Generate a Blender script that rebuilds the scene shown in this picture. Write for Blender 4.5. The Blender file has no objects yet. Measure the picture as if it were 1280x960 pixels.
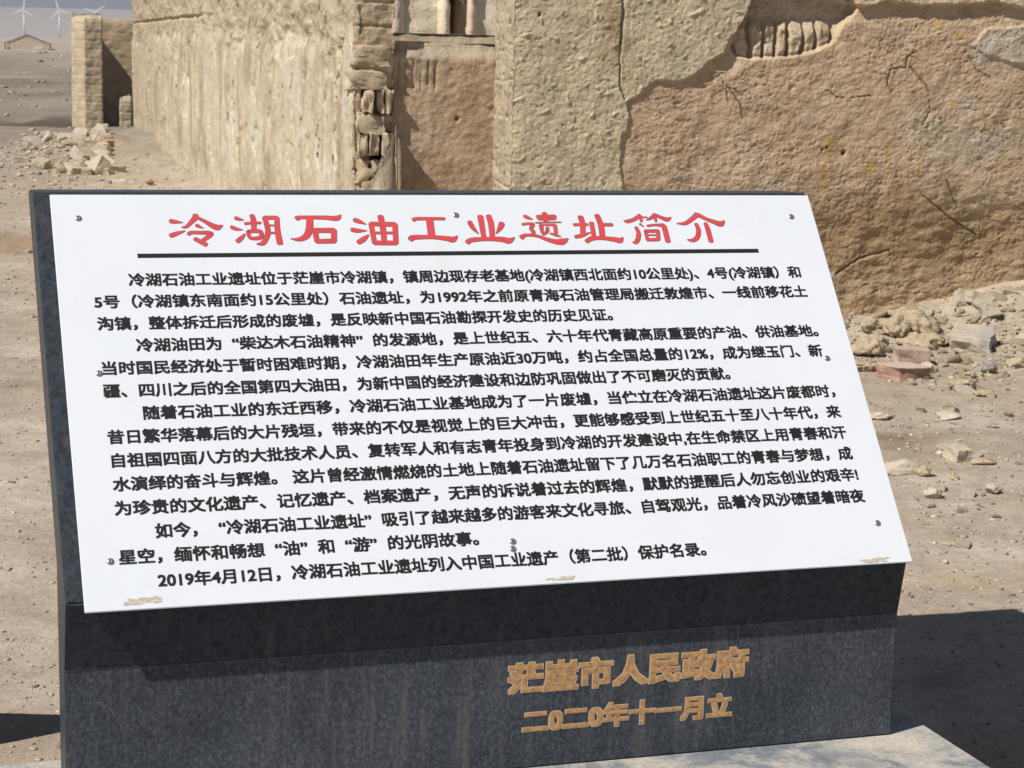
import bpy, bmesh, math, random
import numpy as np
from mathutils import Matrix, Vector, noise as mnoise

# ------------------------------------------------------------------ camera
SC = bpy.context.scene
COL = SC.collection
H = 1.66
cam = bpy.data.cameras.new('camera')
camo = bpy.data.objects.new('camera', cam); COL.objects.link(camo)
RX = Vector((0.999695683, 0.00402694, 0.02433772))
RU = Vector((-0.02466862, 0.16319179, 0.98628591))
RF = Vector((0.0, 0.98658615, -0.16324147))
M = Matrix((RX, RU, -RF)).transposed().to_4x4(); M.translation = (0, 0, H)
camo.matrix_world = M
cam.sensor_width = 36.0
cam.lens = 36.0*2538.8/1280.0
cam.clip_start = 0.1; cam.clip_end = 40000
cam.dof.use_dof = True
cam.dof.focus_distance = 4.9
cam.dof.aperture_fstop = 20.0
SC.camera = camo

# ------------------------------------------------------------------ sky and sun
TRAVEL = Vector((math.cos(math.radians(39.6))*1.116, math.sin(math.radians(39.6))*1.116, -1.305)).normalized()
world = bpy.data.worlds.new("World"); SC.world = world
world.use_nodes = True
wn = world.node_tree.nodes; wl = world.node_tree.links
bg = wn.get('Background') or wn.new('ShaderNodeBackground')
sky = wn.new('ShaderNodeTexSky'); sky.sky_type = 'NISHITA'; sky.sun_disc = False
sky.sun_elevation = math.asin(-TRAVEL.z)
sky.sun_rotation = math.atan2(-TRAVEL.x, -TRAVEL.y)
sky.altitude = 2700; sky.dust_density = 2.0; sky.air_density = 1.0
wl.new(sky.outputs[0], bg.inputs[0]); bg.inputs[1].default_value = 0.05
sun = bpy.data.lights.new('sun', 'SUN'); sun.energy = 5.0; sun.angle = math.radians(0.53)
sun.color = (1.0, 0.95, 0.87)
suno = bpy.data.objects.new('sun', sun); COL.objects.link(suno)
suno.rotation_euler = TRAVEL.to_track_quat('-Z', 'Y').to_euler()
SC.view_settings.view_transform = 'Standard'; SC.view_settings.look = 'None'
SC.view_settings.gamma = 1.0; SC.view_settings.use_curve_mapping = False
SC.view_settings.exposure = 0.26

# ------------------------------------------------------------------ helpers
rng = np.random.RandomState(7)
_perm = np.random.RandomState(3).permutation(4096)
_ga = np.random.RandomState(4).rand(4096)*2*np.pi
_gx, _gy = np.cos(_ga), np.sin(_ga)

def perlin(x, y, seed=0):
    xi = np.floor(x).astype(np.int64); yi = np.floor(y).astype(np.int64)
    xf = x-xi; yf = y-yi
    u = xf*xf*xf*(xf*(xf*6-15)+10); v = yf*yf*yf*(yf*(yf*6-15)+10)
    def g(ix, iy, fx, fy):
        h = _perm[(ix+_perm[(iy+seed*131) & 4095]) & 4095]
        return _gx[h]*fx+_gy[h]*fy
    a = g(xi, yi, xf, yf); b = g(xi+1, yi, xf-1, yf)
    c = g(xi, yi+1, xf, yf-1); d = g(xi+1, yi+1, xf-1, yf-1)
    return (a+(b-a)*u+((c+(d-c)*u)-(a+(b-a)*u))*v)*1.5

def fbm(x, y, octv=4, seed=0, gain=0.5):
    s = 0; a = 1; t = 0
    for i in range(octv):
        s = s+a*perlin(x*2**i+17.3*i, y*2**i-9.1*i, seed+i); t += a; a *= gain
    return s/t

def sst(a, b, x):
    t = np.clip((x-a)/(b-a), 0, 1); return t*t*(3-2*t)

def seg_dist(x, y, pts):
    d = np.full(np.shape(x), 1e9)
    for (x0, y0), (x1, y1) in zip(pts[:-1], pts[1:]):
        dx, dy = x1-x0, y1-y0; L = dx*dx+dy*dy+1e-12
        t = np.clip(((x-x0)*dx+(y-y0)*dy)/L, 0, 1)
        d = np.minimum(d, np.hypot(x-x0-t*dx, y-y0-t*dy))
    return d

def inside(x, y, poly):
    r = np.zeros(np.shape(x), bool); n = len(poly)
    for i in range(n):
        x0, y0 = poly[i]; x1, y1 = poly[(i+1) % n]
        c = ((y0 > y) != (y1 > y))
        xx = (x1-x0)*(y-y0)/((y1-y0) if abs(y1-y0) > 1e-12 else 1e-12)+x0
        r ^= c & (x < xx)
    return r

def signed(x, y, poly):          # >0 inside
    d = seg_dist(x, y, list(poly)+[poly[0]])
    return np.where(inside(x, y, poly), d, -d)

def mixc(c0, c1, t):
    t = np.asarray(t)[..., None]; return np.asarray(c0)*(1-t)+np.asarray(c1)*t

def np_mesh(name, V, Q, mat, parent=None, col=None, extra=None, smooth=True):
    V = np.asarray(V, np.float32); Q = np.asarray(Q, np.int32)
    me = bpy.data.meshes.new(name)
    loops = Q.reshape(-1); starts = np.arange(len(Q))*Q.shape[1]; n = len(Q)
    if extra:
        ex = [np.asarray(e, np.int32) for e in extra]
        st = []; p = len(loops)
        for e in ex: st.append(p); p += len(e)
        loops = np.concatenate([loops]+ex); starts = np.concatenate([starts, st]); n += len(ex)
    me.vertices.add(len(V)); me.vertices.foreach_set('co', V.reshape(-1))
    me.loops.add(len(loops)); me.loops.foreach_set('vertex_index', loops.astype(np.int32))
    me.polygons.add(n); me.polygons.foreach_set('loop_start', starts.astype(np.int32))
    me.update(calc_edges=True); me.validate()
    if smooth: me.polygons.foreach_set('use_smooth', np.ones(len(me.polygons), bool))
    if col is not None:
        at = me.color_attributes.new('Col', 'FLOAT_COLOR', 'POINT')
        c = np.ones((len(V), 4), np.float32); c[:, :3] = col
        at.data.foreach_set('color', c.reshape(-1))
    me.materials.append(mat)
    o = bpy.data.objects.new(name, me); COL.objects.link(o)
    if parent: o.parent = parent
    return o

def bm_obj(name, bm, mat, parent=None, smooth=False):
    me = bpy.data.meshes.new(name)
    bmesh.ops.recalc_face_normals(bm, faces=bm.faces)
    bm.to_mesh(me); bm.free()
    if smooth:
        for p in me.polygons: p.use_smooth = True
    me.materials.append(mat)
    o = bpy.data.objects.new(name, me); COL.objects.link(o)
    if parent: o.parent = parent
    return o

def empty(name, loc=(0, 0, 0), rz=0.0):
    o = bpy.data.objects.new(name, None); COL.objects.link(o)
    o.location = loc; o.rotation_euler = (0, 0, rz); return o

def tag(o, label=None, cat=None, group=None, kind=None):
    if label: o['label'] = label
    if cat: o['category'] = cat
    if group: o['group'] = group
    if kind: o['kind'] = kind
    return o

# ------------------------------------------------------------------ materials
def new_mat(name, rough=0.9, spec=0.3):
    m = bpy.data.materials.new(name); m.use_nodes = True
    nt = m.node_tree; b = nt.nodes['Principled BSDF']
    b.inputs['Roughness'].default_value = rough
    b.inputs['Specular IOR Level'].default_value = spec
    return m, nt, b

def nnoise(nt, scale, detail=4, rough=0.6, vec=None, dist=0.0):
    n = nt.nodes.new('ShaderNodeTexNoise')
    n.inputs['Scale'].default_value = scale; n.inputs['Detail'].default_value = detail
    n.inputs['Roughness'].default_value = rough; n.inputs['Distortion'].default_value = dist
    if vec is not None: nt.links.new(vec, n.inputs['Vector'])
    return n

def nramp(nt, fac, stops):
    r = nt.nodes.new('ShaderNodeValToRGB'); nt.links.new(fac, r.inputs[0])
    e = r.color_ramp.elements
    while len(e) < len(stops): e.new(0.5)
    for el, (p, c) in zip(e, stops):
        el.position = p; el.color = (*c, 1) if len(c) == 3 else c
    return r

def nmix(nt, a, b, fac, mode='MIX'):
    n = nt.nodes.new('ShaderNodeMix'); n.data_type = 'RGBA'; n.blend_type = mode
    for s, v in ((n.inputs[0], fac), (n.inputs[6], a), (n.inputs[7], b)):
        if hasattr(v, 'links'): nt.links.new(v, s)
        else: s.default_value = v if isinstance(v, (int, float)) else (*v, 1)
    return n.outputs[2]

def nbump(nt, b, h, strength, dist, prev=None):
    n = nt.nodes.new('ShaderNodeBump'); n.inputs['Strength'].default_value = strength
    n.inputs['Distance'].default_value = dist
    nt.links.new(h, n.inputs['Height'])
    if prev is not None: nt.links.new(prev, n.inputs['Normal'])
    nt.links.new(n.outputs[0], b.inputs['Normal']); return n.outputs[0]

def coords(nt, kind='Object', scale=(1, 1, 1)):
    t = nt.nodes.new('ShaderNodeTexCoord')
    mp = nt.nodes.new('ShaderNodeMapping'); mp.inputs['Scale'].default_value = scale
    nt.links.new(t.outputs[kind], mp.inputs['Vector']); return mp.outputs[0]

def earth_mat(name, base=None, attr=False, var=0.35, grain=90.0, bump=0.5, bd=0.01, straw=False):
    m, nt, b = new_mat(name, 0.95, 0.15)
    v = coords(nt)
    if attr:
        a = nt.nodes.new('ShaderNodeAttribute'); a.attribute_name = 'Col'; c = a.outputs['Color']
    else:
        r = nt.nodes.new('ShaderNodeRGB'); r.outputs[0].default_value = (*base, 1); c = r.outputs[0]
    n1 = nnoise(nt, grain*0.09, 5, 0.65, v); n2 = nnoise(nt, grain, 4, 0.7, v)
    r1 = nramp(nt, n1.outputs[0], [(0.3, (1-var,)*3), (0.7, (1+var*0.6,)*3)])
    r2 = nramp(nt, n2.outputs[0], [(0.3, (1-var*0.8,)*3), (0.72, (1+var*0.6,)*3)])
    c = nmix(nt, c, r1.outputs[0], 1.0, 'MULTIPLY'); c = nmix(nt, c, r2.outputs[0], 1.0, 'MULTIPLY')
    if straw:
        vs = coords(nt, 'Object', (60, 60, 18)); ns = nnoise(nt, 1.6, 2, 0.5, vs, 2.2)
        rs = nramp(nt, ns.outputs[0], [(0.64, (0, 0, 0)), (0.71, (0.7, 0.7, 0.7))])
        c = nmix(nt, c, (0.66, 0.55, 0.38), rs.outputs[0])
        vd = coords(nt, 'Object', (22, 22, 48)); nd = nnoise(nt, 1.5, 3, 0.6, vd, 2.6)
        c = nmix(nt, c, (0.24, 0.17, 0.105), nramp(nt, nd.outputs[0], [(0.67, (0, 0, 0)), (0.74, (0.75, 0.75, 0.75))]).outputs[0])
    nt.links.new(c, b.inputs['Base Color'])
    p = nbump(nt, b, n1.outputs[0], bump, bd*3)
    nbump(nt, b, n2.outputs[0], bump, bd, p)
    return m

M_adobe = earth_mat('adobe', attr=True, var=0.20, grain=70, bump=0.6, bd=0.012, straw=True)
M_adobe_far = earth_mat('adobe_far', attr=True, var=0.18, grain=30, bump=0.4, bd=0.02)
M_ground = earth_mat('desert_ground', attr=True, var=0.20, grain=55, bump=0.55, bd=0.010)
M_clod = earth_mat('dried_mud', (0.47, 0.375, 0.26), var=0.25, grain=60, bump=0.7)
M_clod2 = earth_mat('pale_stone', (0.52, 0.445, 0.35), var=0.2, grain=60, bump=0.5)
M_grey = earth_mat('grey_stone', (0.30, 0.285, 0.26), var=0.2, grain=60, bump=0.4)
M_brickp = earth_mat('pale_brick', (0.44, 0.34, 0.27), var=0.14, grain=50, bump=0.3)
M_brickr = earth_mat('red_brick', (0.36, 0.205, 0.14), var=0.25, grain=40, bump=0.3)
M_dusty = earth_mat('dusty_brick', (0.35, 0.225, 0.165), var=0.25, grain=40, bump=0.3)
def add_top(m, colr, axis, lo, hi):      # settled dust / a second stone colour on one side of the piece
    nt = m.node_tree; b = nt.nodes['Principled BSDF']; src = b.inputs['Base Color'].links[0].from_socket
    t = nt.nodes.new('ShaderNodeTexCoord'); sp = nt.nodes.new('ShaderNodeSeparateXYZ')
    nt.links.new(t.outputs['Object' if axis < 2 else 'Normal'], sp.inputs[0])
    r = nramp(nt, sp.outputs[axis], [(lo, (0, 0, 0)), (hi, (1, 1, 1))])
    nt.links.new(nmix(nt, src, colr, r.outputs[0]), b.inputs['Base Color'])
add_top(M_dusty, (0.50, 0.40, 0.32), 2, 0.45, 0.75)
M_twotone = earth_mat('two_tone_stone', (0.47, 0.40, 0.32), var=0.15, grain=50, bump=0.3)
add_top(M_twotone, (0.37, 0.345, 0.31), 0, -0.05, 0.06)
M_orange = earth_mat('orange_brick', (0.45, 0.29, 0.19), var=0.25, grain=40, bump=0.3)
M_white = earth_mat('white_chip', (0.62, 0.57, 0.49), var=0.1, grain=50, bump=0.2)
M_mount = earth_mat('haze_tinted_rock', (0.105, 0.115, 0.15), var=0.3, grain=0.02, bump=0.2)  # blue of the distance haze put into the rock colour

# dark granite: flamed, mottled, faint vertical dust runs
M_granite, nt, b = new_mat('dark_granite', 0.55, 0.25)
v = coords(nt); vv = coords(nt, 'Object', (42, 42, 3.4))
n1 = nnoise(nt, 130, 7, 0.70, coords(nt, 'Object', (1.0, 1.0, 0.7)), 0.35); n2 = nnoise(nt, 5, 5, 0.65, v, 0.8); n3 = nnoise(nt, 1.0, 4, 0.6, vv)
n4 = nnoise(nt, 2.2, 3, 0.6, v, 0.3)
c = nramp(nt, n1.outputs[0], [(0.34, (0.034, 0.040, 0.051)), (0.50, (0.062, 0.072, 0.088)), (0.68, (0.135, 0.147, 0.165))]).outputs[0]
c = nmix(nt, c, nramp(nt, n2.outputs[0], [(0.3, (0.70, 0.71, 0.74)), (0.7, (1.15, 1.14, 1.11))]).outputs[0], 1.0, 'MULTIPLY')
c = nmix(nt, c, (0.22, 0.215, 0.205), nmix(nt, nramp(nt, n3.outputs[0], [(0.50, (0, 0, 0)), (0.85, (0.55, 0.55, 0.55))]).outputs[0],
         nramp(nt, n4.outputs[0], [(0.4, (0, 0, 0)), (0.62, (1, 1, 1))]).outputs[0], 1.0, 'MULTIPLY'))
nt.links.new(c, b.inputs['Base Color'])
rr = nramp(nt, n1.outputs[0], [(0.3, (0.38,)*3), (0.7, (0.62,)*3)]); nt.links.new(rr.outputs[0], b.inputs['Roughness'])
nbump(nt, b, n1.outputs[0], 0.22, 0.002)

M_polish_shade, nt, b = new_mat('polished_granite_shade', 0.4, 0.12)
v = coords(nt); n1 = nnoise(nt, 70, 5, 0.7, v, 0.6); n2 = nnoise(nt, 1.0, 4, 0.6, coords(nt, 'Object', (30, 30, 3)))
c = nramp(nt, n1.outputs[0], [(0.35, (0.022, 0.027, 0.036)), (0.6, (0.050, 0.059, 0.072))]).outputs[0]
c = nmix(nt, c, (0.10, 0.10, 0.10), nramp(nt, n2.outputs[0], [(0.55, (0, 0, 0)), (0.8, (0.5, 0.5, 0.5))]).outputs[0])
nt.links.new(c, b.inputs['Base Color']); nbump(nt, b, n1.outputs[0], 0.1, 0.001)

# concrete plinth with dust
M_plinth, nt, b = new_mat('dusty_plinth', 0.9, 0.2)
v = coords(nt); n1 = nnoise(nt, 4.5, 6, 0.7, v, 0.5); n2 = nnoise(nt, 90, 3, 0.6, v)
c = nramp(nt, n1.outputs[0], [(0.40, (0.17, 0.19, 0.215)), (0.50, (0.36, 0.345, 0.32)), (0.62, (0.48, 0.44, 0.38))]).outputs[0]
c = nmix(nt, c, nramp(nt, n2.outputs[0], [(0.3, (0.8,)*3), (0.7, (1.15,)*3)]).outputs[0], 1.0, 'MULTIPLY')
nt.links.new(c, b.inputs['Base Color']); nbump(nt, b, n2.outputs[0], 0.3, 0.003)

# white painted board
M_board, nt, b = new_mat('white_board', 0.38, 0.45)
v = coords(nt); n1 = nnoise(nt, 3.0, 5, 0.6, v); n2 = nnoise(nt, 120, 2, 0.6, v)
c = nramp(nt, n1.outputs[0], [(0.3, (0.70, 0.735, 0.79)), (0.7, (0.735, 0.765, 0.81))]).outputs[0]
sp = nramp(nt, n2.outputs[0], [(0.735, (0, 0, 0)), (0.76, (0.6, 0.6, 0.6))]).outputs[0]
c = nmix(nt, c, (0.35, 0.33, 0.3), sp)
n3 = nnoise(nt, 1.0, 4, 0.6, coords(nt, 'Object', (14, 1.6, 1))); n4 = nnoise(nt, 2.0, 3, 0.5, v)
c = nmix(nt, c, (0.60, 0.58, 0.54), nmix(nt, nramp(nt, n3.outputs[0], [(0.52, (0, 0, 0)), (0.8, (0.38, 0.38, 0.38))]).outputs[0], nramp(nt, n4.outputs[0], [(0.45, (0, 0, 0)), (0.65, (1, 1, 1))]).outputs[0], 1.0, 'MULTIPLY'))
nt.links.new(c, b.inputs['Base Color'])
nt.links.new(nramp(nt, n3.outputs[0], [(0.3, (0.30,)*3), (0.7, (0.5,)*3)]).outputs[0], b.inputs['Roughness'])

def flat_mat(name, base, rough=0.6, var=0.15, scale=60, spec=0.3, metal=0.0):
    m, nt, b = new_mat(name, rough, spec)
    n = nnoise(nt, scale, 4, 0.6, coords(nt))
    r = nramp(nt, n.outputs[0], [(0.3, tuple(x*(1-var) for x in base)), (0.7, tuple(min(1, x*(1+var)) for x in base))])
    nt.links.new(r.outputs[0], b.inputs['Base Color']); b.inputs['Metallic'].default_value = metal
    return m
M_ink = flat_mat('black_ink', (0.018, 0.018, 0.019), 0.55, 0.25, 40)
M_red = flat_mat('red_ink', (0.62, 0.070, 0.080), 0.5, 0.08, 20)
M_greyink = flat_mat('grey_ink', (0.17, 0.12, 0.11), 0.6, 0.1)
M_screw = flat_mat('screw_steel', (0.42, 0.43, 0.45), 0.35, 0.1, 80, 0.5, 0.8)
M_gold = flat_mat('orange_paint', (0.58, 0.32, 0.14), 0.8, 0.38, 70)
M_goldedge = flat_mat('pale_orange_edge', (0.68, 0.49, 0.31), 0.7, 0.15, 60)
M_stain = flat_mat('dried_mud_smear', (0.56, 0.48, 0.36), 0.9, 0.2, 90)
M_turb = flat_mat('turbine_white', (0.80, 0.80, 0.80), 0.5, 0.03, 0.1)
M_roof = flat_mat('grey_roof', (0.17, 0.14, 0.115), 0.9, 0.2, 2)
M_limewash = flat_mat('limewash', (0.62, 0.58, 0.50), 0.9, 0.1, 2)
M_darkgap = flat_mat('dark_opening', (0.05, 0.045, 0.04), 0.9, 0.1, 2)

# ------------------------------------------------------------------ frames of reference in metres
AB = math.radians(13.5)
E1 = np.array([math.cos(AB), math.sin(AB)]); E2 = np.array([-math.sin(AB), math.cos(AB)])
OB = np.array([-0.04284835, 12.22038121])
def bxy(s, e): return OB+E1*s+E2*e
def to_se(x, y):
    dx, dy = x-OB[0], y-OB[1]
    return dx*E1[0]+dy*E1[1], dx*E2[0]+dy*E2[1]

# ------------------------------------------------------------------ ground
def ground_h(x, y):
    s, e = to_se(x, y)
    far = sst(60, 400, np.hypot(x, y))
    h = 0.012*fbm(x*1.7, y*1.7, 4, 1)+0.030*fbm(x*0.45, y*0.45, 3, 5)+0.007*fbm(x*9, y*9, 3, 9)+0.010*sst(1.0, 1.6, x)*sst(5.5, 8, y)*sst(18, 14, y)*np.abs(fbm(x*7, y*7, 3, 10))
    h = h*(1+2.5*sst(14, 40, y))
    near = np.exp(-((x-0.1)**2+(y-4.7)**2)/6.0); h = h*(1-0.6*near)
    # bank of fallen earth along the foot of the right-hand wall
    k = np.exp(-np.maximum(-e, 0)/0.75)*(e < 0.6)
    h = h+0.27*sst(2.15, 3.7, s)*k*(s > 0)
    h = h+0.07*np.exp(-((s-2.4)/0.75)**2-((e+0.35)/0.4)**2)*(0.6+0.8*fbm(x*3, y*3, 3, 12))
    h = h+0.022*sst(1.2, 2.2, s)*np.exp(-((e+0.9)/0.9)**2)*np.abs(fbm(x*4, y*4, 4, 21))*3
    # foot of the long left-hand wall
    h = h+0.16*np.exp(-np.maximum(-0.99-s, 0)/0.35)*(e > 0.3)*(e < 26)*(s < 0.3)*(0.6+0.5*fbm(x*1.3, y*1.3, 3, 31))
    # rubble heap at the ruined doorway
    h = h+0.20*np.exp(-(((x+6.1)/0.85)**2+((y-30.0)/3.0)**2))*(0.8+0.8*fbm(x*2, y*1.2, 3, 33))
    # shallow ditch with a broken lip on the left, wheel ruts further out
    yy = y+0.06*x+0.25*fbm(x*0.9, y*0.2, 2, 40)
    left = sst(-1.5, -2.6, x)
    h = h+left*(0.11*np.exp(-((yy-16.3)/0.22)**2)*(0.8+0.6*fbm(x*4, y*4, 3, 41))-0.05*np.exp(-((yy-15.8)/0.25)**2))
    yy2 = y-0.1*x+0.6*fbm(x*0.7, y*0.3, 3, 44)
    h = h+left*sst(-7.4, -8.4, x)*(-0.10*np.exp(-((yy2-40.3)/1.1)**2)+0.16*np.exp(-((yy2-42.6)/0.8)**2))
    h = h+sst(60, 110, y)*(0.5*fbm(x*0.05, y*0.02, 3, 50))*(1-0.6*far)
    h = h-0.7*np.exp(-((y-104-0.12*x)/9.0)**2)*sst(-10, -16, x)+0.5*np.exp(-((y-135)/14.0)**2)*sst(-15, -25, x)
    # alluvial fan climbing to the mountains
    h = h+np.maximum(y-4250, 0)*0.031*(1+0.06*fbm(x*0.0012, y*0.0006, 3, 60))
    h = h-0.15*np.exp(-((x-1.32)/0.26)**4-((y-4.45)/0.75)**4)  # dip added beside the plinth so that its shadow spreads further right
    return h

def axis(lo, hi, core0, core1, d, grow):
    a = list(np.arange(core0, core1+1e-6, d)); st = d; p = core1
    while p < hi: st *= grow; p += st; a.append(min(p, hi))
    b = []; st = d; p = core0
    while p > lo: st *= grow; p -= st; b.append(max(p, lo))
    return np.array(b[::-1]+a)

def build_ground():
    xs = axis(-5500, 5500, -3.6, 3.6, 0.024, 1.035)
    ys = []; y = 3.2
    while y < 7800: ys.append(y); y += max(0.020, (y-1.5)*0.0045) if y < 60 else y*0.022
    ys = np.array([-400, -100, -30, -10, -3, 0, 1.5, 2.5]+ys)
    X, Y = np.meshgrid(xs, ys); Z = ground_h(X, Y)
    D = np.hypot(X, Y); n1 = fbm(X*0.8, Y*0.8, 4, 70)+0.5*fbm(X*3.1, Y*2.2, 3, 71); n2 = fbm(X*0.16, Y*0.05, 4, 75)
    base = np.array([0.385, 0.316, 0.245])
    c = np.broadcast_to(base, X.shape+(3,)).copy()
    c = mixc(c, [0.45, 0.385, 0.31], sst(0.0, 0.5, n1)); c = mixc(c, [0.33, 0.265, 0.20], sst(0.05, 0.6, -n1)*0.8)
    fine = fbm(X*22, Y*22, 3, 78); c = c*(1+0.22*fine[..., None]*np.exp(-D/25)[..., None])
    s, e = to_se(X, Y)
    c = mixc(c, [0.50, 0.41, 0.295], np.clip(np.exp(-np.maximum(-e, 0)/0.8), 0, 1)*(s > 0)*(e < 1)*0.7)
    c = mixc(c, [0.50, 0.415, 0.31], np.exp(-((s+1.4)/0.8)**2)*(e > 0)*(e < 27)*0.6)
    # brown oily patch on the right, damp-looking patches
    c = mixc(c, [0.20, 0.135, 0.075], 0.75*np.exp(-((X-1.70)/0.22)**2-((Y-8.85)/0.35)**2)*sst(-0.35, 0.35, fbm(X*5, Y*3, 3, 80)+0.25))
    c = mixc(c, [0.34, 0.22, 0.13], 0.6*np.exp(-((X-1.50)/0.12)**2-((Y-6.35)/0.10)**2)*sst(-0.3, 0.4, fbm(X*9, Y*9, 3, 83)+0.2))
    yy = Y+0.06*X+0.25*fbm(X*0.9, Y*0.2, 2, 40)
    c = mixc(c, [0.25, 0.18, 0.115], sst(-1.5, -2.6, X)*np.exp(-((yy-16.05)/0.28)**4)*0.75)
    nd = fbm(X*1.2, Y*0.8, 4, 84)
    # greyer plain with dark tracks further out on the left
    c = mixc(c, [0.225, 0.195, 0.162], sst(18, 40, Y)*0.85)
    c = mixc(c, [0.19, 0.165, 0.14], sst(0.05, 0.45, n2)*sst(22, 50, Y)*0.8)
    c = mixc(c, [0.115, 0.105, 0.095], np.exp(-((Y-101-0.12*X)/8.0)**2)*sst(-12, -18, X)*0.9)
    dd = np.exp(-((Y-39.5+0.25*X+2.0-0.02*X*X*0)/1.6)**4)*0
    c = mixc(c, [0.085, 0.07, 0.06], sst(-0.4, 0.0, nd+0.1)*np.exp(-((Y-0.1*X-40.6)/1.3)**4)*sst(-8.0, -8.6, X)*0.95)
    c = mixc(c, [0.46, 0.40, 0.32], sst(0.0, 0.3, fbm(X*0.5, Y*0.3, 3, 86))*np.exp(-((Y-32.5+0.3*(X+8))/2.2)**2)*sst(-6.6, -7.4, X)*0.9)
    c = mixc(c, [0.40, 0.34, 0.27], sst(-0.1, 0.5, fbm(X*0.22, Y*0.045, 4, 88))*sst(38, 60, Y)*0.5)
    c = mixc(c, [0.42, 0.36, 0.285], sst(115, 150, Y)*0.8)
    c = mixc(c, [0.30, 0.25, 0.20], sst(0.0, 0.4, fbm(X*0.12, Y*0.03, 4, 89))*sst(115, 150, Y)*sst(420, 300, Y)*0.8)
    c = mixc(c, [0.10, 0.09, 0.08], np.exp(-((Y-100-0.12*X+6*fbm(X*0.06, Y*0.02, 3, 94))/8.0)**4)*sst(-12, -18, X)*0.8)
    c = mixc(c, [0.17, 0.14, 0.115], sst(0.05, 0.3, fbm(X*0.35, Y*0.09, 4, 95))*sst(42, 52, Y)*sst(95, 75, Y)*0.75)
    c = mixc(c, [0.42, 0.36, 0.315], sst(400, 1200, Y))
    nx, ny = len(xs), len(ys)
    i = np.arange(ny-1)[:, None]*nx+np.arange(nx-1)[None, :]
    Q = np.stack([i, i+1, i+nx+1, i+nx], -1).reshape(-1, 4)
    o = np_mesh('ground', np.stack([X, Y, Z], -1).reshape(-1, 3), Q, M_ground, col=c.reshape(-1, 3))
    tag(o, kind='structure')
build_ground()

def build_bounce_blocker():  # unseen dark sheet added in front of the sign to cut ground bounce
    xs = np.linspace(-9, 9, 121); ys = np.linspace(-3.4, 3.05, 44)
    X, Y = np.meshgrid(xs, ys); Z = np.maximum(ground_h(X, Y), 0)*0+0.05+0.004*fbm(X*3, Y*3, 3, 64)
    Z[0] = Z[-1] = -0.1; Z[:, 0] = Z[:, -1] = -0.1
    i = np.arange(43)[:, None]*121+np.arange(120)[None, :]
    o = np_mesh('bounce_blocker', np.stack([X, Y, Z], -1).reshape(-1, 3), np.stack([i, i+1, i+122, i+121], -1).reshape(-1, 4), flat_mat('bounce_blocker_dark', (0.055, 0.055, 0.057), 0.9, 0.3, 30))
    tag(o, kind='structure')
build_bounce_blocker()

def build_mountains():
    xs = np.linspace(-6000, 6000, 160); t = np.linspace(0, 1, 26)
    X, T = np.meshgrid(xs, t); Y = 7600+T*1400
    ridge = 420+150*fbm(X*0.0011, X*0+3.3, 5, 90)+60*fbm(X*0.005, T*3, 4, 93)
    Z = np.where(T < 0.6, 20+ridge*sst(0, 0.6, T)*(1+0.12*fbm(X*0.004, T*4, 4, 97)), 20+ridge*(1-sst(0.6, 1.0, T)))
    Z[0] = -5; Z[-1] = -5
    nx, ny = len(xs), len(t); i = np.arange(ny-1)[:, None]*nx+np.arange(nx-1)[None, :]
    Q = np.stack([i, i+1, i+nx+1, i+nx], -1).reshape(-1, 4)
    o = np_mesh('mountains', np.stack([X, Y, Z], -1).reshape(-1, 3), Q, M_mount); tag(o, kind='structure')
build_mountains()

# haze: one even box of desert air
bm = bmesh.new(); bmesh.ops.create_cube(bm, size=1.0)
bmesh.ops.scale(bm, vec=(13000, 10400, 704), verts=bm.verts)
bmesh.ops.translate(bm, vec=(0, 4500, 348), verts=bm.verts)
mh = bpy.data.materials.new('haze_air'); mh.use_nodes = True; nt = mh.node_tree
nt.nodes.remove(nt.nodes['Principled BSDF'])
pv = nt.nodes.new('ShaderNodeVolumePrincipled'); pv.inputs['Color'].default_value = (0.72, 0.76, 0.86, 1)
pv.inputs['Density'].default_value = 0.00014; pv.inputs['Anisotropy'].default_value = 0.0
nt.links.new(pv.outputs[0], nt.nodes['Material Output'].inputs['Volume'])
hz = bm_obj('haze', bm, mh); tag(hz, kind='stuff')

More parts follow.
